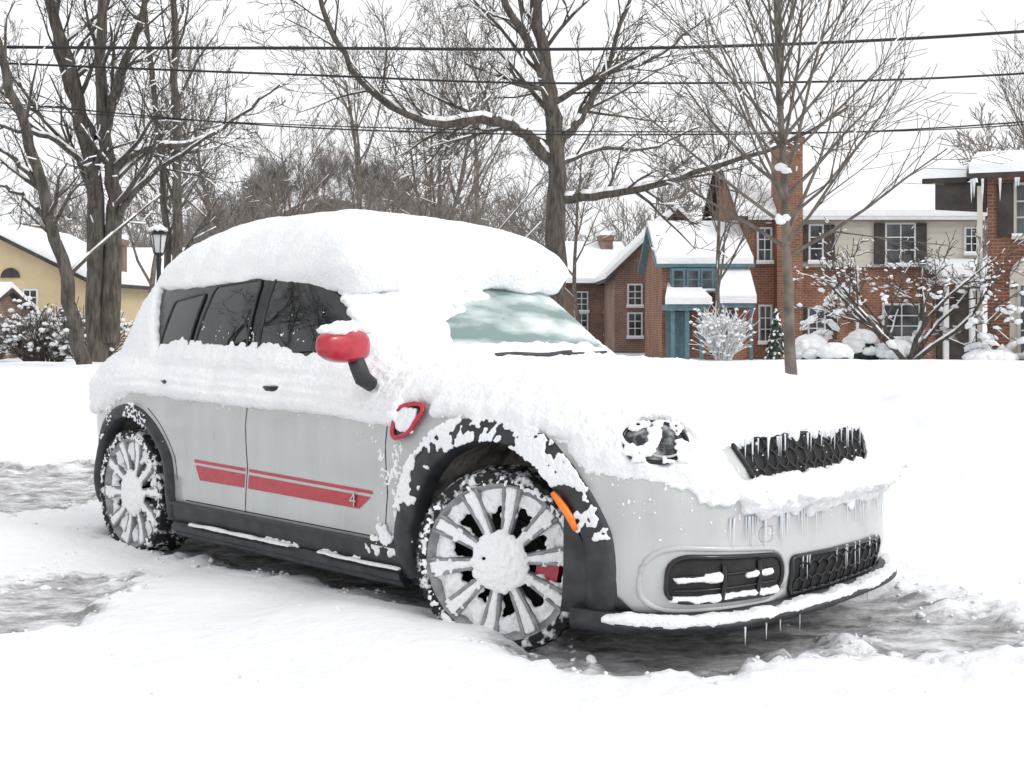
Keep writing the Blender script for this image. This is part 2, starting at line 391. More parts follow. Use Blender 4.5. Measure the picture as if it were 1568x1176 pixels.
def fpanel(name,proj,q,off,mat,r=.18):
    L_=rrect(q,6,r); c=V((sum(p[0] for p in L_)/len(L_),sum(p[1] for p in L_)/len(L_))); mb=MB(); n=len(L_)
    K=6
    for k in range(K+1):
        f=k/K
        for p in L_:
            a=c.lerp(V(p),f); h=proj(a.x,a.y); mb.v.append(h[0]+h[1]*off if h else V((0,0,0)))
    for k in range(K):
        for i in range(n): mb.f.append((k*n+i,k*n+(i+1)%n,(k+1)*n+(i+1)%n,(k+1)*n+i)); mb.m.append(0)
    return mb.obj(name,[mat],car,smooth=True)
# glass
QW=[(.10,1.04),(.40,1.04),(.44,1.35),(.14,1.31)]; RW=[(.45,1.03),(.93,1.03),(.91,1.41),(.52,1.38)]; FW=[(1.02,1.03),(1.82,1.03),(1.60,1.41),(1.02,1.42)]
panel('rear_quarter_window',side,QW,.006,6,8,GLASS,BG)
panel('rear_door_window',side,RW,.006,8,8,GLASS,BG)
panel('front_door_window',side,FW,.006,10,8,GLASS,BG)
panel('windscreen',front,[(-.72,1.0),(.72,1.0),(.57,1.45),(-.57,1.45)],.006,24,14,ICEGLASS,BG)
mb=MB()
for q in (FW,RW,QW):
    p=path(side,rrect(q,4,.05),.006,BG); mb.tube(p,.007,6,closed=True)
mb.obj('window_seals',[BLACK],car,smooth=True)
mb=MB(); mb.tube(path(front,[(-.30+.06*i,1.045+.004*math.sin(i)) for i in range(9)],.03,BG),.010,6)
mb.tube(path(front,[(.1+.05*i,1.04) for i in range(9)],.03,BG),.008,6); mb.obj('wipers',[BLACK],car)
mb=MB()
for pts in ([(1.045,.34+.03*i) for i in range(21)],[(2.03-.0*i,.34+.03*i) for i in range(21)],
            [(.47*math.cos(a)+.0,.34+.47*math.sin(a)) for a in [R(12+5*i) for i in range(12)]],
            [(.54+.05*i,.345) for i in range(31)]):
    mb.tube(path(side,pts,-.0005),.003,5)
mb.obj('door_gaps',[DARK],car)
panel('stripe_rear_thick',side,[(.66,.452),(1.03,.452),(1.03,.514),(.612,.520)],.002,12,2,RED)
panel('stripe_rear_thin',side,[(.605,.532),(1.03,.526),(1.03,.540),(.60,.548)],.002,12,1,RED)
panel('stripe_front_thick',side,[(1.06,.452),(1.86,.446),(1.93,.500),(1.06,.513)],.002,20,2,RED)
panel('stripe_front_thin',side,[(1.06,.526),(1.94,.512),(1.935,.526),(1.06,.540)],.002,20,1,RED)
tx=bpy.data.curves.new('badge','FONT'); tx.body='4'; tx.size=.085; tx.extrude=.002; h=side(1.8,.46)
to=bpy.data.objects.new('badge',tx); scene.collection.objects.link(to); to.parent=car; to.location=(1.80,h[0].y-.006,.452); to.rotation_euler=(R(90),0,0); tx.materials.append(CHROME)
# arch cladding
mb=MB()
def archband(cx,ro,ri,a0,a1,off=.022):
    N=44; prof=[(ri-.01,-.05),(ri,0.),(ri+.012,off),((ri+ro)/2,off+.006),(ro-.015,off),(ro,.002),(ro+.004,-.02)]
    rows=[]
    for k in range(N+1):
        a=R(a0+(a1-a0)*k/N); row=[]
        for r,of in prof:
            x=cx+r*math.cos(a)*(1.0); z=max(.205,.34+r*math.sin(a)); h=side(x,z)
            if h is None: h=(V((x,-.6,z)),V((0,-1,0)))
            row.append(h[0]+(h[1]*.5+V((0,-.5,0)))*of)
        rows.append(row)
    vs=[p for r in rows for p in r]; m=len(prof)
    mb.add(vs,[(i*m+j,i*m+j+1,(i+1)*m+j+1,(i+1)*m+j) for i in range(N) for j in range(m-1)])
archband(0,.445,.375,-14,194); archband(FAX,FR_OUT,FR_IN,-16,196)
mb.obj('wheel_arch_cladding',[BLACK],car,smooth=True)
panel('sill_cladding',side,[(.40,.21),(2.14,.21),(2.14,.315),(.40,.325)],.016,30,4,BLACK)
mb=MB()
mb.tube([V((x,-.875,.205)) for x in [.42+.1*i for i in range(18)]],.028,8,cap=True)
mb.tube([V((x,-.905,.325)) for x in [.42+.1*i for i in range(18)]],.012,6,cap=True)
mb.tube([V((x,-.86,.175)) for x in [.42+.1*i for i in range(18)]],.02,8,cap=True)
mb.box(.4,2.2,-.84,.84,.17,.25)
mb.box(2.9,3.25,-.6,.6,.16,.25); mb.box(-.6,-.35,-.6,.6,.18,.25)
mb.obj('side_skirt',[BLACK],car,smooth=False)
mb=MB()
for i in range(150):
    x=.5+1.62*i/149
    if nz(x*3,4)<-.22: continue
    fblob(mb,V((x,-.905,.237+.006*nz(x*7))),(0,-.3,1),.016,.006+.012*abs(nz(x*4.3)))
for i in range(260):
    x=rng.uniform(1.2,2.12); z=.22+.03*rng.random()
    if nz(x*7,z*9,4)>.05: fblob(mb,side(x,.24)[0]+V((0,-.018,z-.235)),(0,-1,0),.010,.008)
sl=mb.obj('sill_snow',[SNOW],car,smooth=True); mods_snow(sl,.005,((.03,.005),),1)
def ringband(name,mat,zs_offs,xmin=2.95,ymin=-2,ymax=2):
    idx=[i for i in range(NO) if OUT[i].x>xmin and ymin<=OUT[i].y<=ymax]; mb=MB(); m=len(zs_offs)
    pp=catm([tuple(OUT[i]) for i in idx],len(idx)*3); qq=catm([tuple(ON[i]) for i in idx],len(idx)*3)
    for p,n in zip(pp,qq):
        for z,of in zs_offs: mb.v.append(V((p.x+n.x*of,p.y+n.y*of,z)))
    for i in range(len(pp)-1):
        for j in range(m-1): mb.f.append((i*m+j,i*m+j+1,(i+1)*m+j+1,(i+1)*m+j)); mb.m.append(0)
    return mb.obj(name,[mat],car,smooth=True)
ringband('front_valance',BLACK,[(.155,-.12),(.152,-.02),(.16,.005),(.18,.012),(.20,.008),(.225,.004),(.23,-.02)],2.98)
ringband('front_splitter',BLACK,[(.178,-.02),(.178,.036),(.184,.050),(.199,.050),(.205,.038),(.205,-.02)],3.15)
panel('bumper_corner_cladding',corner,[(-.27,.2),(-.0,.2),(-.16,.34),(-.262,.60)],.006,8,8,BLACK)
def hexes(mb,proj,a0,a1,c0,c1,R_=.03,off=.006,tr=.003):
    dx=R_*1.732; dy=R_*1.5; r=0; c=c0
    while c<c1:
        a=a0+(dx/2 if r%2 else 0)
        while a<a1:
            p=path(proj,[(a+R_*.96*math.sin(k*math.pi/3),c+R_*.96*math.cos(k*math.pi/3)) for k in range(6)],off)
            if len(p)==6: mb.tube(p,tr,4,closed=True)
            a+=dx
        c+=dy; r+=1
GQ=[(-.43,.655),(.30,.655),(.36,.80),(-.49,.80)]
DQ=[(-.745,.27),(-.30,.262),(-.295,.395),(-.735,.425)]
IQ=[(-.24,.245),(.43,.245),(.46,.36),(-.24,.375)]
fpanel('grille_shade',front,GQ,.004,DARK,.12); fpanel('brake_duct_shade',front,DQ,.004,DARK,.22); fpanel('intake_shade',front,IQ,.004,DARK,.12)  # dark panels laid on the skin, painting in the shade of recessed openings
mb=MB(); hexes(mb,front,-.42,.32,.68,.79,.034,.012); hexes(mb,front,-.20,.42,.27,.35,.034,.012,.004)
for z in (.31,.355): mb.tube(path(front,[(-.72+.03*i,z) for i in range(14)],.008),.004,5)
for y in (-.57,-.42): mb.tube(path(front,[(y,.27+.02*i) for i in range(7)],.010),.010,6)
mb.obj('grille_mesh',[GLOSSB],car,smooth=True)
mb=MB(); mb.tube(path(front,rrect(GQ,6,.12),.006),.010,8,closed=True); mb.tube(path(front,rrect(DQ,6,.22),.006),.009,8,closed=True); mb.tube(path(front,rrect(IQ,6,.12),.006),.009,8,closed=True)
mb.obj('grille_surrounds',[GLOSSB],car,smooth=True)
mb=MB()
big=[(-.80,.235),(-.265,.225),(-.265,.415),(-.79,.46)]
mb.tube(path(front,rrect(big,6,.25),-.004),.012,8,closed=True)
mb.obj('bumper_moulding',[PAINT],car,smooth=True)
mb=MB(); mb.tube(path(front,rrect([(-.40,.445),(-.33,.445),(-.33,.50),(-.40,.50)],4,.2),-.001),.0022,5,closed=True); mb.obj('tow_hook_cover',[SILVER],car)
# headlight
HS,HZ=.035,.803; HR,HV=.112,.064
mb=MB(); ring=[]
for k in range(28):
    a=2*math.pi*k/28; ring.append((HS+HR*math.cos(a),HZ+HV*math.sin(a)))
n=28
def hlp(s,z,o):
    h=corner(s,z); hn=V((CN.x,CN.y,.25)).normalized(); return h[0]+hn*o
for kk in range(6):
    f=kk/5
    for p in ring: mb.v.append(hlp(HS+(p[0]-HS)*f,HZ+(p[1]-HZ)*f,.012+.015*(1-f*f)))
for kk in range(5):
    for i in range(n): mb.f.append((kk*n+i,kk*n+(i+1)%n,(kk+1)*n+(i+1)%n,(kk+1)*n+i)); mb.m.append(0)
mb.obj('headlight',[LENS],car,smooth=True)
mb=MB(); mb.tube([hlp(s,z,.012) for s,z in ring],.008,8,closed=True); mb.obj('headlight_bezel',[GLOSSB],car,smooth=True)
mb=MB(); mb.tube([hlp(HS+(s-HS)*.6+.025,HZ+(z-HZ)*.62-.008,.026) for s,z in ring[14:]+ring[:2]],.005,6); mb.obj('headlight_reflector',[CHROME],car,smooth=True)
mb=MB(); pts=[]
for k in range(6):
    t=k/5; x=2.955+.085*t+.012*math.sin(math.pi*t); z=.625-.125*t; h=side(x,z); pts.append(h[0]+V((.004,-.034,0)))
mb.tube(pts,[.009,.013,.014,.014,.013,.009],8,cap=True); mb.obj('side_marker',[ORANGE],car,smooth=True)
sq=[(2.095,.745),(2.20,.775),(2.265,.875),(2.10,.875)]
mb=MB(); mb.tube(path(side,rrect(sq,5,.2),.028),.011,8,closed=True); mb.obj('side_scuttle_rim',[RED],car,smooth=True)
fpanel('side_scuttle',side,sq,.024,GLOSSB,.2)
mb=MB(); rng=random.Random(8)
for i in range(90):
    x=rng.uniform(2.12,2.21); z=rng.uniform(.785,.86); h=side(x,z); fblob(mb,h[0]+h[1]*.026,h[1],.013,.010)
ss=mb.obj('scuttle_snow',[SNOW],car,smooth=True); mods_snow(ss,.005,((.03,.005),),1)
HX=(.36,1.22)
mb=MB()
for hx in HX:
    p=[side(hx+.1*math.cos(t),.925)[0] for t in (math.pi,2.4,1.9,1.57,1.2,.7,0)]
    q=[V((a.x,a.y-.008-.040*math.sin(math.pi*i/6),.912)) for i,a in enumerate(p)]
    mb.tube(q,.015,8,cap=True)
mb.obj('door_handles',[GLOSSB],car,smooth=True)
mb=MB()
for hx in HX:
    mb.tube([V((hx-.09+.03*i,side(hx,.925)[0].y-.03,.929)) for i in range(7)],[.006,.01,.012,.012,.012,.01,.006],6,cap=True)
mb.obj('handle_snow',[SNOW],car,smooth=True)
# mirror
mb=MB(); mc=V((1.885,-1.0,1.115)); vs=[]; MR=Matrix.Rotation(R(12),3,'Z')
_b=bmesh.new(); bmesh.ops.create_icosphere(_b,subdivisions=4,radius=1); IC4=([v.co.copy() for v in _b.verts],[tuple(v.index for v in f.verts) for f in _b.faces]); _b.free()
for v in IC4[0]:
    k=(abs(v.x)**3.2+abs(v.y)**3.2+abs(v.z)**3.2)**(-1/3.2)
    p=V((v.x*k*.072,v.y*k*.134,v.z*k*.066))
    p.z*=1-.18*sm(0,.135,-p.y); p.x*=1-.3*sm(.0,.135,-p.y); p.z+=.006*sm(0,.13,-p.y)
    vs.append(mc+MR@p)
mb.add(vs,IC4[1]); mb.obj('mirror_cap',[RED],car,smooth=True)
mb=MB(); mb.tube([V((1.90,-.95,1.075)),V((1.915,-.94,1.03)),V((1.925,-.925,.985)),V((1.93,-.88,.955))],[.034,.036,.036,.03],10,cap=True)
mb.obj('mirror_stalk',[BLACK],car,smooth=True)
fpanel('tail_light',lambda a,c: cast(BV,(-3,a,c),(1,0,0)),[(-.76,.70),(-.62,.70),(-.62,.92),(-.76,.92)],.01,RED,.2)

# ---- wheels
def wheel(name,x,y,steer,spin,sgn,rad=.335):
    e=empty(name,(x,y,rad+.003),R(steer)+(math.pi if sgn>0 else 0)); e.parent=car
    T=Matrix.Rotation(R(90),4,'X')
    k=rad/.335
    mb=MB(); mb.lathe([(r*k,z) for r,z in [(.262,-.09),(.27,-.11),(.30,-.115),(.322,-.105),(.333,-.085),(.334,-.05),(.328,-.048),(.328,-.035),(.334,-.033),(.335,0),(.334,.033),(.328,.035),(.328,.048),(.334,.05),(.333,.085),(.326,.104),(.306,.114),(.292,.113),(.286,.102),(.28,.09),(.262,.05)]],64,0,T)
    for i in range(60):
        a=2*math.pi*i/60
        for z0,z1,da in ((-.10,-.04,0),(-.03,.03,.03),(.04,.108,.0)):
            vs=[]
            for aa in (a+da,a+da+.06):
                for rr_ in (.325*k,.342*k):
                    for z in (z0,z1):
                        rz=rr_-(.012 if abs(z)>.09 else 0)
                        vs.append(T@V((rz*math.cos(aa),rz*math.sin(aa),z)))
            mb.add(vs,[(0,1,3,2),(4,6,7,5),(2,3,7,6),(0,4,5,1),(0,2,6,4),(1,5,7,3)])
    mb.obj('tyre',[TYRE],e,smooth=False)
    mb=MB(); mb.lathe([(r*k,z) for r,z in [(.262,-.09),(.25,-.08),(.25,.06),(.27,.092),(.282,.100),(.290,.105),(.292,.098)]],64,0,T)
    N=10; sn=MB(); R3=Matrix.Rotation
    rng=random.Random(int(abs(x*10))+7)
    for i in range(N):
        a0=2*math.pi*i/N+R(spin)
        for da in (-1,1):
            rows=[]
            for j in range(9):
                r=(.075+.205*j/8)*k; off=da*(.010+.022*j/8)*k; zc=.088+.012*(j/8)-.008*math.sin(math.pi*j/8); row=[]
                for w_,zz in ((-.0075,-.03),(-.007,0),(-.004,.004),(.004,.004),(.007,0),(.0075,-.03)):
                    row.append(T@(R3(a0,3,'Z')@V((r,off+w_,zc+zz))))
                rows.append(row)
            vs=[p for r_ in rows for p in r_]; mb.add(vs,[(q*6+p_,q*6+p_+1,(q+1)*6+p_+1,(q+1)*6+p_) for q in range(8) for p_ in range(5)])
        for j in range(34):
            t=j/33; r=(.08+.19*t)*k; ww=.001+.013*t; zc=.088+.012*t-.008*math.sin(math.pi*t)
            for u in (-1,0,1):
                fblob(sn,T@(R3(a0,3,'Z')@V((r,u*ww*k,zc-.004))),(0,-1,0),.0095+.002*rng.random(),.012+.004*nz(r*30,u*3+i))
        for q in range(16):
            t=rng.random(); r=(.09+.18*t)*k; zc=.096+.012*t-.008*math.sin(math.pi*t)
            if nz(r*14,i*2.3)>.1: fblob(sn,T@(R3(a0,3,'Z')@V((r,rng.choice((-1,1))*(.010+.022*t)*k,zc))),(0,-1,0),.008,.007)
        a1=a0+math.pi/N; hole=rng.uniform(.9,1.12)
        am=(a1+math.pi)%(2*math.pi)-math.pi
        if R(-40)<am<R(22): hole=1.22
        for q in range(190):
            rr_=.12+.165*math.sqrt(rng.random()); aa=rng.uniform(-.26,.26)
            lim=.20*hole+.022*nz(aa*9,i*3.1)
            if rr_<lim and abs(aa)<.18+.05*nz(rr_*30,i): continue
            fblob(sn,T@V((rr_*k*math.cos(a1+aa),rr_*k*math.sin(a1+aa),.064+.02*nz(rr_*20,aa*5,i))),(0,-1,0),rng.uniform(.012,.019),.018)
    for _ in range(150):
        rr_=.10*math.sqrt(rng.random())*(1+.2*nz(_*.1)); aa=rng.random()*6.28
        fblob(sn,T@V((rr_*math.cos(aa),rr_*math.sin(aa),.090+.012*(1-(rr_/.10)**2))),(0,-1,0),rng.uniform(.018,.026),.016)
    for _ in range(700):
        aa=rng.random()*6.28
        if nz(math.cos(aa)*2.5,math.sin(aa)*2.5,x)+.4*nz(math.cos(aa)*11,math.sin(aa)*11,x)>.02:
            rr_=rng.gauss(.300,.007); fblob(sn,T@V((rr_*k*math.cos(aa),rr_*k*math.sin(aa),.110)),(0,-1,0),rng.uniform(.005,.009),.006)
    mb.obj('rim',[SILVER],e,smooth=True)
    s=sn.obj('wheel_snow',[SNOW],e,smooth=True); mods_snow(s,.0045,((.03,.008),(.01,.003)),2)
    mb=MB(); mb.lathe([(.001,.0),(.15,.0),(.15,-.02),(.245,-.03),(.25,-.04)],40,0,T); mb.obj('brake_back',[DARK],e,smooth=False)
    mb=MB(); mb.lathe([(.05,.01),(.13,.01),(.133,.0)],40,0,T); mb.obj('brake_disc',[DARK],e)
    mb=MB()
    vs=[];K=8
    for q in range(K+1):
        a=R(-34+50*q/K)
        for r_,z_ in ((.125,.01),(.13,.060),(.215,.060),(.22,.01)): vs.append(T@V((r_*math.cos(a),r_*math.sin(a),z_)))
    mb.add(vs,[(q*4+p_,q*4+p_+1,(q+1)*4+p_+1,(q+1)*4+p_) for q in range(K) for p_ in range(3)]+[(0,1,2,3),(K*4,K*4+3,K*4+2,K*4+1)])
    mb.obj('brake_caliper',[RED if x>1 else DARK],e)
wheel('front_right_wheel',FAX-.005,-.80,25,8,-1); wheel('rear_right_wheel',0,-.785,0,5,-1,.325)
wheel('front_left_wheel',FAX,.78,25,12,1); wheel('rear_left_wheel',0,.78,0,30,1,.325)

# ---- snow on car
rng=random.Random(11); S=MB(); H=MB()
hl=hlp(HS,HZ,0)
def inhl(l,k=1.):
    d=l-hl; ss=d.dot(CT); return l.y<0 and (ss/(HR*1.0*k))**2+(d.z/(HV*1.1*k))**2<1+.35*nz(ss*25,d.z*25,2) and abs(d.dot(CN))<.16
def hood_blob(p,n,r,flat=.6): blob(S,p,n,r,flat,rng)
x=1.98
while x<3.42:
    y=-.85
    while y<.86:
        h=topc(x+rng.uniform(-.01,.01),y+rng.uniform(-.01,.01))
        if h and h[0].z<1.10 and h[0].z>.80 and not (2.06<x<2.30 and y<-.83):
            th=.052+.022*nz(x*2.2,y*2.2)+.010*nz(x*6,y*6,4)
            if x<2.25: th*=.45+.55*sm(1.95,2.3,x)
            nearhl=(h[0]-(hl+V((-.02,0,.03)))).length if y<0 else 9
            if not (inhl(h[0],1.25) or nearhl<.09):
                if nearhl<.2: th*=.6
                fblob(H,h[0],(0,0,1),.048,max(.018,th+.010))
        y+=.03
    x+=.03
hs_=H.obj('bonnet_snow',[SNOW],car,smooth=True); mods_snow(hs_,.011,((.30,.030),(.07,.014),(.02,.005)),8)
def zlo(x):
    b_=.918+.028*nz(x*3,1)+.030*nz(x*13,5)+.014*nz(x*40,5)
    b_-=.10*math.exp(-((x-1.93)/.16)**2)+.05*math.exp(-((x-1.62)/.07)**2)+.04*math.exp(-((x-.85)/.12)**2)
    for hx in HX: b_+=.035*math.exp(-((x-hx)/.15)**2)
    if x<.15: b_-=.18*sm(.15,-.25,x)
    return b_
def crust(hitf,x,z,lo,tmax=.045,step=.017,k=1.):
    d=z-lo
    if d<0: return
    if d<.06 and nz(x*26,z*26,3)<-.2: return
    h=hitf(x,z)
    if not h: return
    t=.006+tmax*k*sm(0,.12,d)+k*.012*nz(x*9,z*9,2)+.007*nz(x*30,z*30,6)
    if t<.003: return
    fblob(S,h[0],h[1],step*1.25,t)
x=-.6
while x<2.1:
    z=.68
    while z<1.03:
        k_=1.
        for hx in HX: k_=min(k_,1-.85*math.exp(-((x-hx)/.16)**2)*math.exp(-((z-.93)/.035)**2))
        if not any(abs(x-hx)<.125 and -.06<z-.915<.022 for hx in HX):
            crust(side,x+rng.uniform(-.006,.006),z+rng.uniform(-.006,.006),zlo(x),.050,k=k_)
        z+=.016
    x+=.016
x=-.66
while x<2.1:
    for y in (-.875,-.86,-.845,-.83,-.81,-.79,-.77,-.74):
        h=cast(BV,(x,y,4),(0,0,-1))
        if h: fblob(S,h[0],h[1],.045,.050+.018*nz(x*6,y))
    top=1.10+.035*nz(x*4,2)+.03*nz(x*14,3)-.03*sm(.9,1.6,x)
    z=1.0
    while z<top:
        h=side(x,z,BG)
        if h: fblob(S,h[0],h[1],.024,.014+.035*sm(0,.08,top-z))
        z+=.02
    x+=.022
# A pillar
for i in range(70):
    for j in range(12):
        t=i/69; z=1.0+.42*t; x=1.985-.43*t+(-.5+j/11)*(.11-.02*t)+.015*nz(t*9,4)
        h=side(x,z,BG)
        if h: fblob(S,h[0],h[1],.024,.030+.016*math.sin(math.pi*j/11)+.008*nz(x*12,z*12))
yy=-.76
while yy<.76:
    lim=1.04+.025*nz(yy*5,3)+.02*nz(yy*17,3)+.05*sm(.35,.7,abs(yy))
    z=.96
    while z<lim+.02:
        h=front(yy,z,BG)
        if h and h[1].x>.35: fblob(S,h[0],h[1],.022,.010+.02*sm(0,.06,lim-z))
        z+=.018
    z=1.0
    while z<1.44:
        edge=-.635+.12*(z-1.0)/.44+.03*nz(z*11,1)+.012*nz(z*40,1)
        if yy<edge:
            h=front(yy,z,BG)
            if h and h[1].x>.35: fblob(S,h[0],h[1],.022,.012+.02*sm(0,.05,edge-yy))
        z+=.018
    yy+=.017
# rear pillar & tailgate
x=-.55
while x<.16:
    z=1.0
    while z<1.40:
        if x<.10-.20*(z-1.05)/.3+.02*nz(z*8,2):
            h=side(x,z,BG)
            if h: fblob(S,h[0],h[1],.028,.045)
        z+=.02
    x+=.02
for i in range(700):
    y=rng.uniform(-.8,.8); z=rng.uniform(.78,1.35); h=cast(BG if z>1.02 else BV,(-3,y,z),(1,0,0))
    if h and h[0].x<-.12: fblob(S,h[0],h[1],.04,.03)
# fender side
def zlf(x):
    return lerpt([(2.0,.86),(2.08,.90),(2.28,.90),(2.34,.845),(2.45,.83),(2.75,.83),(2.9,.79),(3.05,.73),(3.2,.69)],x)+.022*nz(x*9,7)+.018*nz(x*28,7)
x=2.02
while x<3.2:
    z=.66
    while z<.99:
        if not (2.05<x<2.30 and z<.905):
            h=side(x,z)
            if h and not inhl(h[0]): crust(side,x+rng.uniform(-.006,.006),z+rng.uniform(-.006,.006),zlf(x),.036)
        z+=.016
    x+=.016
# front fascia
FR=[]
for i in range(NO):
    if OUT[i].x>3.05:
        q=OUT[(i+1)%NO]; m_=max(1,int((q-OUT[i]).length/.017))
        for k in range(m_): FR.append((OUT[i].lerp(q,k/m_),ON[i].lerp(ON[(i+1)%NO],k/m_)))
def infr(y,z): return -.56+.06*(.80-z)/.14<y<.38-.06*(.80-z)/.14 and .668+.02*nz(y*9,1)+.012*nz(y*30)<z<.812+.008*nz(y*25,2)
for p,n_ in FR:
    z=.49; y=p.y
    lo=lerpt([(-.88,.70),(-.80,.68),(-.70,.655),(-.6,.60),(-.45,.555),(-.2,.53),(.2,.525),(.6,.53),(.84,.6)],y)+.02*nz(y*7,3)+.026*nz(y*22,6)+.014*nz(y*60,6)
    while z<.90:
        zz=z+rng.uniform(-.005,.005); z+=.016
        if zz<lo: continue
        l,n=near(p.x,p.y,zz)
        if infr(l.y,l.z): continue
        if inhl(l): continue
        if zz<lo+.06 and nz(y*26,zz*26,3)<-.22: continue
        shelf=math.exp(-((zz-.60)/.045)**2)*sm(-.62,-.42,y)*(1-.3*sm(.4,.7,y))
        t=.010+.034*sm(0,.1,zz-lo)+.055*shelf+.022*nz(y*6,zz*6,2)+.012*nz(y*18,zz*18,2)
        if abs(zz-.83)<.035 and -.6<y<.42: t*=.6
        if y<-.3 and zz>.66: t=t*.5+.022*abs(nz(y*22,zz*22,8))
        fblob(S,l,n,.021,max(.006,t))
for y,r in ((.02,.024),(.16,.042),(.24,.045),(-.33,.024),(.31,.035)):
    h=front(y,.668)
    for q in range(4): hood_blob(h[0]+V((.012,rng.uniform(-.03,.03),rng.uniform(-.02,.008))),(1,0,.3),r*.8,.7)
# mirror snow
for i in range(170):
    a=rng.uniform(-.09,.13); p=MR@V((rng.uniform(-.045,.045),a,0)); top_=.062-.008*sm(0,.13,-a)
    hood_blob(mc+p+V((.0,0,top_+rng.random()*(.028+.014*nz(a*20))*(1-(abs(a-.02)/.13)**2))),(0,0,1),rng.uniform(.015,.024),.8)
for p,n_ in FR:
    if p.x<3.13: continue
    for o_ in (.0,.012,.024,.036):
        fblob(S,V((p.x+n_.x*o_,p.y+n_.y*o_,.208)),(0,0,1),.02,.022+.016*nz(p.y*8,o_*9)+.010*nz(p.y*30))
for i in range(420):
    y=rng.uniform(-.72,-.31); z=.277+.010*nz(y*7)
    if rng.random()<.35: z=.345
    h=front(y,z)
    if h and (z<.3 or (-.72<y<-.58 or -.48<y<-.35)): fblob(S,h[0]+V((.004,0,0)),(1,0,0),rng.uniform(.012,.02),.018)
sn=S.obj('body_snow',[SNOW],car,smooth=True); mods_snow(sn,.009,((.14,.018),(.03,.010),(.012,.004)),4)
# fine crusted snow on cladding, doors, bumper
C=MB()
for n_ in range(4200):
    a=R(rng.uniform(15,165)); r=rng.uniform(FR_IN+.005,FR_OUT+.01)
    x=FAX+r*math.cos(a); z=.34+r*math.sin(a); h=side(x,z)
    if h and nz(x*9,z*9,3)+.55*nz(x*34,z*34,3)>.20-.34*sm(.35,.95,math.sin(a))-.25*sm(.48,.54,r): fblob(C,h[0]+V((0,-.026,0)),h[1],rng.uniform(.004,.009),rng.uniform(.003,.009))
for i in range(700):
    a=R(rng.uniform(30,165)); r=rng.uniform(.38,.46); x=r*math.cos(a); z=.34+r*math.sin(a); h=side(x,z)
    if h and nz(x*9,z*9,3)>.12: fblob(C,h[0]+V((0,-.024,0)),h[1],rng.uniform(.004,.008),.006)
for i in range(1900):
    x=rng.uniform(.1,2.1); d=abs(rng.gauss(0,.04)); z=zlo(x)-d; h=side(x,z)
    if h and nz(x*18,z*12,9)>0: fblob(C,h[0],h[1],rng.uniform(.003,.007),.005)
for i in range(1100):
    p,q=rng.choice(FR); z=rng.uniform(.40,.72)
    l,n=near(p.x,p.y,z)
    if rng.random()<sm(.42,.66,z) and nz(p.y*12,z*12,9)>-.05: fblob(C,l,n,rng.uniform(.003,.008),.005)
for i in range(600):
    x=rng.uniform(1.98,2.2); z=rng.uniform(.34,.74); h=side(x,z)
    if h and nz(x*14,z*14,5)>.08: fblob(C,h[0],h[1],rng.uniform(.004,.009),.006)
for i in range(90):
    y=rng.uniform(-.48,.36); z=rng.uniform(.66,.80); h=front(y,z)
    if nz(y*14,z*14)>.05: fblob(C,h[0]+h[1]*.014,h[1],rng.uniform(.003,.007),.006)
for i in range(620):
    s_=HS+rng.uniform(-HR,HR); z=HZ+rng.uniform(-HV,HV)
    if nz(s_*20,z*20,5)>.04-.12*sm(0,HV,z-HZ): fblob(C,hlp(s_,z,.026),CN,rng.uniform(.005,.010),.009)
for i in range(260):   # frost flecks low on the side glass
    x=rng.uniform(.45,1.75); z=1.12+abs(rng.gauss(0,.06)); h=side(x,z,BG)
    if h and nz(x*8,z*8,5)>.12: fblob(C,h[0]+h[1]*.006,h[1],rng.uniform(.003,.008),.003)
for x,z,r in ((1.98,.33,.03),(2.04,.34,.035),(2.08,.31,.03),(2.02,.37,.03),(2.07,.36,.02),(1.93,.30,.02),(2.0,.30,.03)):
    h=side(x,z)
    for q in range(6): blob(C,h[0]+V((rng.uniform(-.02,.02),-.012,rng.uniform(-.02,.02))),h[1],r*.6,.7,rng)
cr=C.obj('snow_crumbs',[SNOW],car,smooth=True); mods_snow(cr,.0042,((.02,.003),),1)
# icicles
mb=MB()
def icicle(p,l,r): mb.tube([p,p-V((0,0,l*.5)),p-V((0,0,l))],[r,r*.6,.0005],6)
for i in range(46):
    y=rng.uniform(-.55,.65); h=front(y,.53)
    icicle(V((h[0].x+.006,y,.545)),rng.uniform(.03,.13),rng.uniform(.002,.0045))
for i in range(26):
    y=rng.uniform(-.46,.34); h=front(y,.79); icicle(V((h[0].x+.04,y,.81)),rng.uniform(.03,.11),.0035)
for y in (-.42,-.33,-.2,-.55,.3): icicle(V((3.50,y,.185)),rng.uniform(.03,.08),.004)
for i in range(12): y=rng.uniform(-.2,.42); h=front(y,.37); icicle(V((h[0].x+.012,y,.375)),rng.uniform(.03,.1),.0035)
mb.obj('icicles',[ICEM],car,smooth=True)
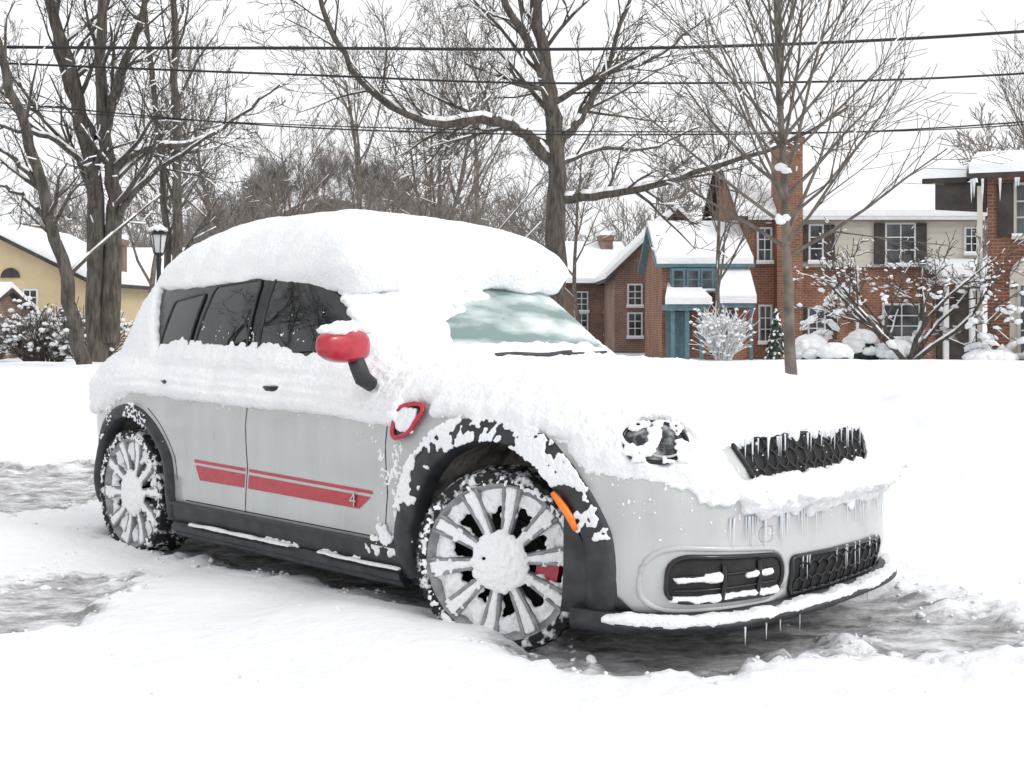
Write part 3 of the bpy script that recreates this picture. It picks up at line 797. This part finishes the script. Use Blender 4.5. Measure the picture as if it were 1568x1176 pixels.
# roof snow
ro=loopify(catm([(-.37,0),(-.35,-.38),(-.27,-.58),(-.1,-.67),(.2,-.70),(.8,-.73),(1.25,-.73),(1.60,-.70),(1.72,-.42),(1.75,0)],50))
rg=[]; c=V((.62,0))
for f,z in ((.1,1.36),(.6,1.36),(.86,1.35),(.95,1.36)):
    rg.append([V(((c+(p-c)*f).x,(c+(p-c)*f).y,z-.01*sm(.9,1.5,p.x)+.03*nz(p.x*4,p.y*4))) for p in ro])
for k in range(22):
    f=1-k/21.5; r=[]
    for p in ro:
        q=c+(p-c)*f; ze=1.395+.065*sm(.3,1.5,p.x); hh=1.775-ze
        r.append(V((q.x,q.y,ze+hh*(1-f**2.5)**.62)))
    rg.append(r)
mbr=build_loft(rg)
rs_=mbr.obj('roof_snow',[SNOW],car,smooth=True); fixn(rs_)
mods_snow(rs_,.016,((.6,.06),(.12,.014),(.03,.006)),3)

# ------------------------------------------------------------ trees
PTS=None
def snowseg(mb,a,b_,r,mi=1):
    u=V((0,0,r*.75)); rr_=r*.75+.006
    mb.tube([a+u,b_+u],[rr_,rr_],5,mi,cap=True)
def grow(mb,p,d,L_,r,lvl,mx,rng,n,rt,snow,trop=.06,wob=.14,ang=(.45,.95)):
    ns=(8,5,4,3,2)[min(lvl,4)]; sides=(7,5,4,3,3)[min(lvl,4)]
    pts=[p.copy()]; rr_=[r]; dd=[]
    for i in range(ns):
        d=(d+V((rng.gauss(0,wob),rng.gauss(0,wob),rng.gauss(0,wob*.7)+trop))).normalized()
        p=p+d*(L_/ns); pts.append(p.copy()); rr_.append(max(rt,r*(1-.72*(i+1)/ns))); dd.append(d)
        if PTS is not None: PTS.append((p.copy(),d.z))
    mb.tube(pts,rr_,sides)
    if snow:
        for i in range(ns):
            if abs(dd[i].z)<.75 and rng.random()<snow*(1 if r>.03 else .2): snowseg(mb,pts[i],pts[i+1],rr_[i+1])
    if lvl<mx:
        k=n[lvl]
        for q in range(k):
            t=(.22 if lvl else .3)+(.78 if lvl else .7)*(q+rng.random())/k; t=min(t,.999); i=int(t*ns); u=t*ns-i
            pos=pts[i].lerp(pts[i+1],u); rl=rr_[i]*(1-u)+rr_[i+1]*u
            ax=dd[i].orthogonal().normalized(); ax.rotate(Matrix.Rotation(rng.uniform(0,6.28),3,dd[i]))
            nd=dd[i].copy(); nd.rotate(Matrix.Rotation(rng.uniform(*ang),3,ax))
            grow(mb,pos,nd,L_*rng.uniform(.38,.62)*(1.2-.55*t),max(rt,rl*.58),lvl+1,mx,rng,n,rt,snow,trop,wob*1.1,ang)
def limb(mb,P,r0,r1,nch,chL,rng,rt,snow,lvl=2,mx=4,n=(0,0,5,4,3),t0=.15,up=0.,jit=.02,sides=8,trop=.05):
    N=len(P)*4; pts=catm(P,N); pts=[q+V((rng.gauss(0,jit),rng.gauss(0,jit),rng.gauss(0,jit*.5))) for q in pts]
    rr_=[r0+(r1-r0)*i/(N-1) for i in range(N)]; mb.tube(pts,rr_,sides)
    if snow:
        for i in range(N-1):
            d=(pts[i+1]-pts[i]).normalized()
            if abs(d.z)<.72 and rng.random()<.94: snowseg(mb,pts[i],pts[i+1],rr_[i+1]*1.05)
    for q in range(nch):
        t=t0+(1-t0)*(q+rng.random())/nch; i=min(int(t*(N-1)),N-2); d=(pts[i+1]-pts[i]).normalized()
        ax=d.orthogonal().normalized(); ax.rotate(Matrix.Rotation(rng.uniform(0,6.28),3,d)); nd=d.copy(); nd.rotate(Matrix.Rotation(rng.uniform(.5,1.15),3,ax))
        nd=(nd+V((0,0,up))).normalized()
        grow(mb,pts[i].copy(),nd,chL*rng.uniform(.6,1.2)*(1.15-.5*t),max(rt,rr_[i]*.42),lvl,mx,rng,n,rt,snow*.7,trop)
def hero(name,limbs,seed,rt,mats=(BARK,SNOWF)):
    rng=random.Random(seed); mb=MB()
    for P,r0,r1,nch,chL,kw in limbs: limb(mb,P,r0,r1,max(3,int(nch*.9)),chL,rng,rt,1.,**kw)
    return mb.obj(name,list(mats),smooth=True)
hero('bare_tree',[
 ([(-6.68,20,.1),(-6.7,20,1.6),(-6.72,20,2.85),(-6.98,20,4.64),(-7.4,20,6.1),(-7.9,20.2,8.2)],.19,.06,14,2.2,dict(t0=.35)),
 ([(-6.5,20,.8),(-6.42,20,2.4),(-6.45,20,3.4),(-6.55,19.8,4.6),(-6.5,19.7,6.3),(-6.4,19.5,8.6)],.16,.05,14,2.2,dict(t0=.3)),
 ([(-6.6,20,4.2),(-6.2,19.6,5.0),(-5.8,19.3,5.8),(-5.5,19.2,7.2)],.09,.03,8,1.6,{}),
 ([(-6.45,20,2.7),(-5.9,19.7,3.3),(-5.3,19.5,3.7),(-4.6,19.3,4.1)],.065,.02,8,1.3,{}),
 ([(-6.5,20,3.5),(-5.9,20.2,4.0),(-5.3,20.4,4.05),(-4.6,20.6,4.5),(-3.9,20.8,5.1)],.06,.02,9,1.3,{}),
 ([(-6.75,20,4.1),(-7.2,20.2,4.9),(-7.5,20.4,5.8),(-7.6,20.5,7.5)],.08,.03,8,1.6,{}),
 ([(-6.8,20,3.6),(-7.4,19.8,4.1),(-8.0,19.6,4.2),(-8.8,19.4,4.6)],.06,.02,7,1.3,{}),
],5,.005)
hero('bare_tree',[
 ([(-6.15,18,.2),(-6.37,18,1.17),(-6.55,18,2.1),(-7.0,18,3.64),(-7.4,18,4.97),(-8.0,18,7.0)],.12,.05,12,1.6,dict(t0=.35)),
 ([(-6.85,18,3.1),(-7.3,17.9,3.6),(-7.9,17.8,3.8)],.05,.02,5,.9,{}),
 ([(-6.6,18,2.3),(-7.0,18,2.9),(-7.6,18.1,3.2)],.05,.02,4,.8,{}),
],8,.005)
hero('bare_tree',[
 ([(-8.05,30,-.1),(-8.1,30,3),(-8.1,30,6),(-8.2,30,9),(-8.2,30,12)],.14,.05,22,3.0,dict(t0=.2,up=.2)),
 ([(-8.35,30.3,-.1),(-8.5,30.3,4),(-8.9,30.3,8),(-9.3,30.3,11)],.1,.04,12,2.4,dict(t0=.2,up=.2)),
],15,.007)
hero('bare_tree',[
 ([(.74,22,-.1),(.76,22,1.5),(.79,22,3.36),(.74,22,4.6),(.6,22,5.7),(.42,22,6.9),(.3,22,9.4)],.225,.07,14,2.6,dict(t0=.45)),
 ([(.72,22,4.6),(.45,21.6,5.7),(-.1,21.4,6.6),(-.4,21.2,8.2)],.11,.04,10,2.0,{}),
 ([(.67,22,4.0),(.19,21.8,4.46),(-.5,21.6,4.66),(-1.2,21.5,4.57),(-1.9,21.4,4.75),(-2.6,21.3,5.3),(-3.2,21.2,6.4),(-3.4,21,7.6)],.12,.03,18,1.7,dict(up=.25)),
 ([(.9,22,3.3),(1.69,21.6,3.36),(2.5,21.3,3.5),(3.5,21.1,3.8),(4.6,21,4.15),(5.7,21,4.8)],.09,.025,16,1.4,dict(up=.1)),
 ([(.85,22,4.3),(1.3,22.2,4.9),(1.7,22.4,5.7),(2.2,22.5,7.2)],.09,.03,11,1.8,{}),
 ([(.75,22,5.0),(1.5,22.8,5.6),(2.6,23,6.0),(3.6,23.2,6.8)],.06,.02,12,1.6,{}),
 ([(.8,22,3.9),(1.6,22.8,4.3),(2.6,23.5,4.4),(3.6,24,4.9)],.05,.02,11,1.6,{}),
],21,.006)
rng=random.Random(33); mb=MB()
tp=[(3.115,13.8,.3),(3.09,13.8,1.0),(3.07,13.8,1.7),(3.04,13.8,2.4),(3.0,13.8,3.3),(2.95,13.8,4.3),(2.93,13.8,5.6)]
limb(mb,tp,.075,.02,0,1,rng,.004,1.,jit=.006)
for i in range(34):
    t=i/33; z=1.9+t*2.7; a=i*2.4+rng.uniform(-.3,.3); k=.85-.45*t
    base=V((3.07-.05*t*2,13.8,z)); d=V((math.cos(a)*k*1.2,math.sin(a)*k*1.0,.62+.35*t)).normalized()
    grow(mb,base,d,(2.4-.9*t)*rng.uniform(.75,1.15),.026-.010*t,2,4,rng,(0,0,7,4,2),.0036,.2,.05,.07,(.35,.75))
for z in (2.28,2.86):
    for q in range(5): blob(mb,(3.0+rng.uniform(-.05,.05),13.72,z+rng.uniform(-.04,.05)),(0,0,1),.045,.8,rng,1,ICO)
mb.obj('young_street_tree',[BARK2,SNOWF],smooth=True)
def variant(seed,h,r,mx,n,rt,snow,trop=.07):
    rng=random.Random(seed); mb=MB(); grow(mb,V((0,0,-.3)),V((0,0,1)),h,r,0,mx,rng,n,rt,snow,trop,.09,(.4,.85)); return mb
mid=[variant(101+i,10.5,.14,4,(11,6,4,3),.009,.5) for i in range(4)]
mm=[]
for i,m in enumerate(mid):
    o=m.obj('bare_tree',[BARK2,SNOWF],smooth=True); mm.append(o.data); bpy.data.objects.remove(o)
def inst(name,me,loc,s,rz,parent=None):
    o=bpy.data.objects.new(name,me); scene.collection.objects.link(o); o.location=loc; o.scale=(s,s,s); o.rotation_euler=(0,0,rz)
    if parent: o.parent=parent
rng=random.Random(77)
for X,Y,s in ((-5.2,42,.95),(-2.6,45,1.0),(-1.4,40,.85),(-13.0,44,.9),(-17.5,40,.8),(2.6,46,.75),(-3.6,50,1.1),(-10.8,47,.95),
              (17.5,42,1.0),(6.6,40,.7),(-9.5,54,.85),
              (-13,3,1),(-17,6,1.1),(-21,2,1),(-15,9,.9),(-24,9,1.2),(-12,-4,1),(-19,-2,1)):  # unseen trees left of frame, added to reflect in the side glass
    inst('bare_tree',rng.choice(mm),(X,Y,gh(X,Y)),s,rng.random()*6.28)
far=[]
for i in range(4):
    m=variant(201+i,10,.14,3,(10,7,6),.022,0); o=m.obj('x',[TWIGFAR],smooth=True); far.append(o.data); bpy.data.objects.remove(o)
dt=empty('distant_trees')
for i in range(80):
    Y=rng.uniform(65,125); X=rng.uniform(-.46,.46)*Y
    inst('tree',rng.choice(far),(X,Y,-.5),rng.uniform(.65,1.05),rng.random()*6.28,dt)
def hillz(X): 
    return -1+20*math.exp(-((X+24)/17)**2)+4*math.exp(-((X-20)/40)**2)
for i in range(170):
    X=rng.uniform(-48,-4); Y=rng.uniform(142,165); inst('tree',rng.choice(far),(X,Y,hillz(X)*sm(130,160,Y)*.8-1),rng.uniform(.5,.8),rng.random()*6.28,dt)
mb=MB()
for j in range(12):
    Y=130+5*j
    for i in range(81):
        X=-90+2.4*i; mb.v.append((X,Y,hillz(X)*sm(128,160,Y)*.85+nz(X*.3,Y*.3)*.6-.8))
for j in range(11):
    for i in range(80): a=j*81+i; mb.f.append((a,a+1,a+82,a+81)); mb.m.append(0)
mb.obj('wooded_hill',[pm('hazed_hill_brush',(.15,.12,.10),(.38,.34,.31),scale=.8,rough=1,bump=1,bscale=1,bdist=1)],smooth=True)  # brown brush with a faint fog tint mixed into its colour

# snow-laden ornamental tree by the brick house
rng=random.Random(9); mb=MB(); PTS=[]
for i in range(7):
    a=i*.9+.3; grow(mb,V((9.6+.1*math.cos(a),30,gh(9.5,30))),V((math.cos(a)*.8,math.sin(a)*.4,.75)).normalized(),3.1,.07,1,4,rng,(0,6,5,3),.009,.9,.02,.2)
pp=[p for p,dz in PTS if abs(dz)<.85 and p.z<2.6]; PTS=None
for i in range(520):
    p=rng.choice(pp); k=1.5-.5*p.z
    blob(mb,p+V((0,0,.04)),(rng.gauss(0,.4),0,1),rng.uniform(.05,.16)*max(.35,k),.55,rng,1)
mb.obj('snow_laden_ornamental_tree',[BARK,SNOWF],smooth=True)
def shrub(name,X,Y,w_,h_,seed,dense=70,snow=60,mat=BARK2):
    global PTS
    rng=random.Random(seed); mb=MB(); z0=gh(X,Y); PTS=[]
    for i in range(dense):
        a=rng.random()*6.28; t=rng.random()**.5
        d=V((math.cos(a)*t*w_*.5,math.sin(a)*t*w_*.4,h_)).normalized()
        grow(mb,V((X+math.cos(a)*w_*.15,Y+math.sin(a)*w_*.1,z0-.1)),d,h_*rng.uniform(.7,1.1),.014,3,4,rng,(0,0,0,6),.008,.3,.02,.12)
    pp=[p for p,dz in PTS]; PTS=None
    for i in range(snow): blob(mb,rng.choice(pp),(0,0,1),rng.uniform(.02,.06),.7,rng,1)
    mb.obj(name,[mat,SNOWF],smooth=True)
shrub('snowy_shrub',-8.3,22,1.6,.95,1,110,520); shrub('snowy_shrub',-7.3,21.5,1.1,.8,2,60,320)
shrub('snowy_shrub',5.1,30,.8,1.15,3,70,420,WHITE); shrub('snowy_shrub',-10.2,24,1.4,.8,6,70,240)
def cap_bush(X,Y,r,h,seed):
    rng=random.Random(seed); mb=MB(); z0=gh(X,Y)
    for i in range(260):
        a=rng.random()*6.28; u=rng.random(); th=math.acos(u); q=V((math.sin(th)*math.cos(a),math.sin(th)*math.sin(a),math.cos(th)))
        blob(mb,(X+q.x*r,Y+q.y*r,z0+q.z*h*.9),q,rng.uniform(.05,.11),.5,rng,0)
    for i in range(90):
        a=rng.random()*6.28; t=rng.random()**.5; q=math.sqrt(max(0,1-t*t*.9)); blob(mb,(X+t*r*math.cos(a),Y+t*r*math.sin(a),z0+h*q*.95+.03),(0,0,1),rng.uniform(.12,.2),.7,rng,1,ICO,.2)
    mb.obj('snow_capped_bush',[GREEN,SNOWF],smooth=True)
for X,Y,r,h,s_ in ((8.75,31,.36,.72,1),(9.45,30.5,.35,.42,2),(7.35,30.5,.33,.6,3),(7.75,29.6,.25,.35,4),(12.4,28.5,.4,.5,5),(11.2,29.0,.5,.15,7)): cap_bush(X,Y,r,h,s_)
rng=random.Random(5); mb=MB(); X,Y=6.4,30; z0=gh(X,Y)
mb.tube([V((X,Y,z0)),V((X,Y,z0+1.3))],[.04,.01],6,2)
for i in range(420):
    t=rng.random(); a=rng.random()*6.28; r=.28*(1-t)*rng.uniform(.5,1)+.03; blob(mb,(X+r*math.cos(a),Y+r*math.sin(a),z0+.1+1.15*t),(math.cos(a),math.sin(a),.5),rng.uniform(.03,.06),.4,rng,1 if rng.random()<.35 else 0)
mb.obj('small_conifer',[GREEN,SNOWF,BARK])

# ------------------------------------------------------------ houses
def window(mb,x,z,w_,h_,y=0,fr=1,gl=2,shut=None,cols=2,rows=3,sill=4):
    mb.box(x-.07,x+w_+.07,y-.06,y+.02,z-.07,z+h_+.07,fr); mb.box(x,x+w_,y-.075,y-.055,z,z+h_,gl)
    for i in range(1,cols): mb.box(x+w_*i/cols-.018,x+w_*i/cols+.018,y-.09,y-.07,z,z+h_,fr)
    for i in range(1,rows): mb.box(x,x+w_,y-.093,y-.068,z+h_*i/rows-.018,z+h_*i/rows+.018,fr)
    mb.box(x-.12,x+w_+.12,y-.17,y-.058,z-.14,z-.075,fr); mb.box(x-.11,x+w_+.11,y-.16,y-.095,z-.072,z+.0,sill)
    if shut is not None:
        mb.box(x-.07-.38,x-.075,y-.08,y-.002,z-.05,z+h_+.05,shut); mb.box(x+w_+.075,x+w_+.45,y-.08,y-.002,z-.05,z+h_+.05,shut)
def gable(mb,x0,x1,y0,y1,z0,ze,zr,axis_,wall=0,roof=3,snow=4,over=.4,th=.22):
    if axis_=='x':
        ym=(y0+y1)/2
        mb.add([(x0,y0,z0),(x1,y0,z0),(x1,y1,z0),(x0,y1,z0),(x0,y0,ze),(x1,y0,ze),(x1,y1,ze),(x0,y1,ze),(x0,ym,zr),(x1,ym,zr)],
               [(0,1,5,4),(2,3,7,6),(1,2,6,9,5),(3,0,4,8,7)],wall)
        s=(zr-ze)/(ym-y0); yo=y0-over; zo=ze-over*s; y2=y1+over
        for mi,t0,t,e in ((roof,.01,.12,0),(snow,.132,th,-.05)):
            mb.slab([(x0-over-e,yo+e*0,zo+t0),(x1+over+e,yo,zo+t0),(x1+over+e,ym,zr+t0),(x0-over-e,ym,zr+t0)],t,mi)
            mb.slab([(x0-over-e,ym,zr+t0),(x1+over+e,ym,zr+t0),(x1+over+e,y2,zo+t0),(x0-over-e,y2,zo+t0)],t,mi)
    else:
        xm=(x0+x1)/2
        mb.add([(x0,y0,z0),(x1,y0,z0),(x1,y1,z0),(x0,y1,z0),(x0,y0,ze),(x1,y0,ze),(x1,y1,ze),(x0,y1,ze),(xm,y0,zr),(xm,y1,zr)],
               [(0,1,5,8,4),(2,3,7,9,6),(1,2,6,5),(3,0,4,7)],wall)
        s=(zr-ze)/(xm-x0); xo=x0-over; zo=ze-over*s; x2=x1+over
        for mi,t0,t,e in ((roof,.01,.16,0),(snow,.172,th,-.05)):
            mb.slab([(xo,y0-over-e,zo+t0),(xm,y0-over-e,zr+t0),(xm,y1+over,zr+t0),(xo,y1+over,zo+t0)],t,mi)
            mb.slab([(xm,y0-over-e,zr+t0),(x2,y0-over-e,zo+t0),(x2,y1+over,zo+t0),(xm,y1+over,zr+t0)],t,mi)
def chimney(mb,x0,x1,y0,y1,z0,z1,wall=0,snow=4):
    mb.box(x0,x1,y0,y1,z0,z1,wall); mb.box(x0-.06,x1+.06,y0-.06,y1+.06,z1-.25,z1+.001,wall); mb.box(x0-.05,x1+.05,y0-.05,y1+.05,z1+.004,z1+.22,snow)
def mats(*a): return list(a)
e=empty('brick_house',(8.3,44,-.4),0)
mb=MB(); gable(mb,0,8.3,0,8,0,5.25,7.7,'x'); mb.obj('walls_and_roof',mats(BRICK,WHITE,WGL,SHING,SNOWF),e)
mb=MB(); mb.box(1.95,8.33,-.12,-.003,3.35,5.1,0)
for z in [3.35+.2*i for i in range(9)]: mb.box(1.95,8.33,-.135,-.121,z,z+.03,0)
mb.obj('upper_siding',[CREAM],e)
mb=MB()
window(mb,2.25,3.6,.4,1.2,-.13,shut=3,cols=1); window(mb,4.95,3.5,.95,1.35,-.13,shut=3); window(mb,7.75,3.9,.35,.8,-.13)
window(mb,.5,.75,.35,1.2); window(mb,2.25,.85,.5,1.0,shut=3); window(mb,4.9,.9,1.2,1.1); window(mb,.45,3.6,.4,1.1)
mb.obj('windows',mats(BRICK,WHITE,WGL,SHING,SNOWF),e)
mb=MB(); chimney(mb,1.0,1.9,-.5,.5,0,7.9); mb.obj('chimney',mats(BRICK,WHITE,WGL,SHING,SNOWF),e)
mb=MB(); mb.box(3.85,3.95,-.22,-.14,0,3.4,1); mb.box(0,.99,-.5,-.42,5.0,5.12,1); mb.box(1.91,8.3,-.5,-.42,5.0,5.12,1); mb.obj('downspout_and_gutter',mats(BRICK,WHITE),e)
mb=MB(); mb.box(6.4,8.6,-1.6,-.0,2.75,2.95,1); mb.slab([(6.3,-1.7,2.96),(8.7,-1.7,2.96),(8.7,-.14,3.3),(6.3,-.14,3.3)],.35,4)
for x in (6.5,7.4,8.4): mb.box(x,x+.16,-1.55,-1.39,0,2.75,1)
mb.box(6.75,8.2,-.06,-.01,0,2.5,3); mb.obj('entry_porch',mats(BRICK,WHITE,WGL,SHING,SNOWF),e)
e=empty('teal_trim_house',(5.15,42,-.35),0); M=mats(BRICK,WHITE,WGL,TEAL,SNOWF)
mb=MB(); gable(mb,0,2.9,.6,6,0,3.35,4.7,'x',over=.25); mb.obj('walls_and_roof',M,e)
mb=MB()
mb.box(.1,1.25,-.9,.59,0,.12,1)
for x,y in ((.12,-.88),(1.07,-.88),(.12,.4),(.6,-.88)): mb.box(x,x+.13,y,y+.13,.12,1.75,3)
mb.box(.0,1.35,-1.0,.59,1.75,1.95,3); mb.slab([(-.1,-1.1,1.96),(1.45,-1.1,1.96),(1.2,.58,2.5),(.2,.58,2.5)],.22,4); mb.box(.35,.95,.53,.59,.12,1.7,3)
mb.obj('porch',M,e)
mb=MB(); mb.box(.25,1.75,.1,.59,2.35,3.2,3)
for x in (.35,.85,1.32): window(mb,x,2.5,.3,.6,.1,fr=3,cols=1,rows=2)
mb.obj('bay_window',M,e)
mb=MB(); mb.slab([(1.7,-.7,2.0),(3.0,-.7,2.0),(3.0,.58,3.0),(1.9,.58,3.0)],.25,4); mb.box(1.75,2.95,-.65,.55,1.85,1.99,3)
window(mb,1.95,.6,.5,1.0,.6,fr=3); mb.box(2.8,2.9,-.6,-.5,0,1.85,3); mb.obj('side_porch',M,e)
for nm,loc,rz,wm,W,ze,zr,ax in (('brown_brick_house',(4.3,52,-.4),.0,BRICK2,5.2,3.4,5.9,'y'),('brick_house',(2.4,58,-.4),.1,BRICK2,3.2,3.2,5.0,'x'),('grey_house',(-.3,66,-.5),0,GREYW,4.2,3.4,5.0,'x'),
                             ('brick_house',(9.5,60,-.4),0,BRICK2,6,4.6,6.6,'x')):
    e=empty(nm,loc,rz); M=mats(wm,WHITE,WGL,SHING,SNOWF); mb=MB(); gable(mb,0,W,0,8,0,ze,zr,ax); mb.obj('walls_and_roof',M,e)
    mb=MB()
    for x in (.6,W-1.2):
        window(mb,x,.8,.5,.9); window(mb,x,ze-1.3,.5,.8)
    mb.obj('windows',M,e); mb=MB(); chimney(mb,W-.9,W-.3,3,3.8,ze-.5,zr+.6); mb.obj('chimney',M,e)
# right near brick house, turned a little towards the street
e=empty('brick_house',(11.5,30,-.15),R(-23)); M=mats(BRICK,CREAM,WGL,SHING,SNOWF)
mb=MB(); gable(mb,0,9,0,8,0,4.75,5.5,'x',over=.45); mb.obj('walls_and_roof',M,e)
mb=MB(); window(mb,.66,3.35,.9,1.15,shut=3); mb.box(.5,2.1,-.05,-.002,.0,2.3,1)
vs=[V((1.3,-.05,2.3))]; N=14
for k in range(N+1): a=math.pi*k/N; vs.append(V((1.3+.8*math.cos(a),-.05,2.3+.62*math.sin(a))))
mb.add(vs,[(0,k+1,k+2) for k in range(N)],1); window(mb,.75,.5,1.1,1.6,-.05); mb.obj('windows_and_arch',M,e)
mb=MB(); rng=random.Random(3)
for i in range(90):
    x=rng.uniform(-.45,8); l=rng.uniform(.08,.5)*(1.3 if x<1.2 else .7); mb.tube([V((x,-.5,4.65)),V((x,-.5,4.65-l*.5)),V((x,-.5,4.65-l))],[.035,.022,.002],5)
mb.obj('icicles',[ICEM],e)
mb=MB(); mb.box(-.22,-.10,-.3,-.2,0,4.5,1); mb.obj('downspout',M,e)
mb=MB(); mb.slab([(-1.5,-.1,4.62),(-.47,-.1,4.62),(-.47,3,5.0),(-1.5,3,5.0)],.12,3); mb.slab([(-1.55,-.15,4.745),(-.47,-.15,4.745),(-.47,3,5.13),(-1.55,3,5.13)],.25,4)
mb.slab([(-1.2,.0,4.0),(-.02,.0,3.9),(-.02,.25,3.9),(-1.2,.25,4.0)],.70,3)
mb.obj('side_eave',M,e)
# yellow house left
e=empty('yellow_house',(-24.6,48,-.4),0); M=mats(YEL,WHITE,WGL,SHING,SNOWF)
mb=MB(); gable(mb,0,8.1,0,9,0,3.0,5.0,'y',over=.5,th=.25); mb.obj('walls_and_roof',M,e)
mb=MB(); window(mb,5.75,1.8,.45,.8,shut=None); window(mb,3.9,1.8,.8,.9); window(mb,7.1,.9,.5,1.0)
vs=[V((5.2,-.05,3.1))]
for k in range(N+1): a=math.pi*k/N; vs.append(V((5.2+.38*math.cos(a),-.05,3.1+.38*math.sin(a))))
mb.add(vs,[(0,k+1,k+2) for k in range(N)],3); mb.obj('windows',M,e)
mb=MB(); chimney(mb,7.3,7.9,5,5.8,2,4.9); mb.obj('chimney',mats(BRICK2,WHITE,WGL,SHING,SNOWF),e)
mb=MB(); gable(mb,2.5,6.3,-6,-.5,0,1.5,2.5,'x',over=.3); window(mb,4.8,.5,.6,.8,-6); mb.obj('garage',mats(BRICK2,WHITE,WGL,SHING,SNOWF),e)
e=empty('grey_house',(-21.5,62,-.5),0); M=mats(GREYW,WHITE,WGL,SHING,SNOWF)
mb=MB(); gable(mb,0,6.5,0,8,0,3.3,5,'x')
for x in (.4,1.5,2.6,3.7,4.8): window(mb,x,.6,.6,.9); window(mb,x,2.1,.6,.8)
mb.obj('walls_and_roof',M,e)

# ------------------------------------------------------------ street lamp
lx,ly=-7.12,25; z0=gh(lx,ly); mb=MB(); T=Matrix.Translation((lx,ly,0))
mb.lathe([(.14,z0),(.14,z0+.25),(.09,z0+.4),(.055,z0+.6),(.045,z0+1.9),(.06,2.38),(.045,2.42),(.09,2.46),(.11,2.5)],14,0,T)
mb.lathe([(.10,2.5),(.165,2.86)],6,1,T); mb.lathe([(.2,2.86),(.17,2.9),(.06,2.99),(.03,3.02),(.03,3.07),(.0,3.09)],6,0,T)
for k in range(6):
    a=2*math.pi*k/6; mb.tube([V((lx+.105*math.cos(a),ly+.105*math.sin(a),2.5)),V((lx+.172*math.cos(a),ly+.172*math.sin(a),2.88))],.012,5,0)
rng=random.Random(2)
for k in range(30): a=rng.random()*6.28; t=rng.random()**.5*.15; blob(mb,(lx+t*math.cos(a),ly+t*math.sin(a),2.96+.1*(1-t/.16)),(0,0,1),.06,.8,rng,2)
mb.obj('street_lamp',[LAMPM,LAMPG,SNOWF],smooth=False)
# ------------------------------------------------------------ cables and poles
def cable(P,r):
    mb=MB(); pts=catm(P,40); mb.tube(pts,r,6); mb.obj('power_line',[WIRE],smooth=True)
cable([(-16,18.6,5.35),(-7.5,18.3,5.2),(-3,18,5.12),(2,18,5.12),(7.4,18,5.36),(16,17.6,6.0)],.023)
cable([(-16,18.7,5.4),(-7.5,18.4,4.98),(-3,18.1,4.75),(1,18,4.61),(7.4,18,4.75),(16,17.7,5.5)],.016)
cable([(-16,18.8,5.2),(-7.5,18.5,4.4),(-2.7,18.2,3.98),(2.5,18.1,3.88),(7.4,18.1,4.06),(16,17.8,4.9)],.011)
cable([(-16,18.9,5.1),(-7.5,18.5,4.33),(-2.7,18.2,4.02),(2.5,18.1,3.92),(7.4,18.1,4.02),(16,17.8,4.8)],.008)
for X in (-16,16):
    mb=MB(); mb.tube([V((X,18.2,-.2)),V((X,18.2,7.5))],[.16,.11],12,cap=True); mb.box(X-.08,X+.08,17.2,19.4,5.9,6.05)
    mb.obj('utility_pole',[BARK])
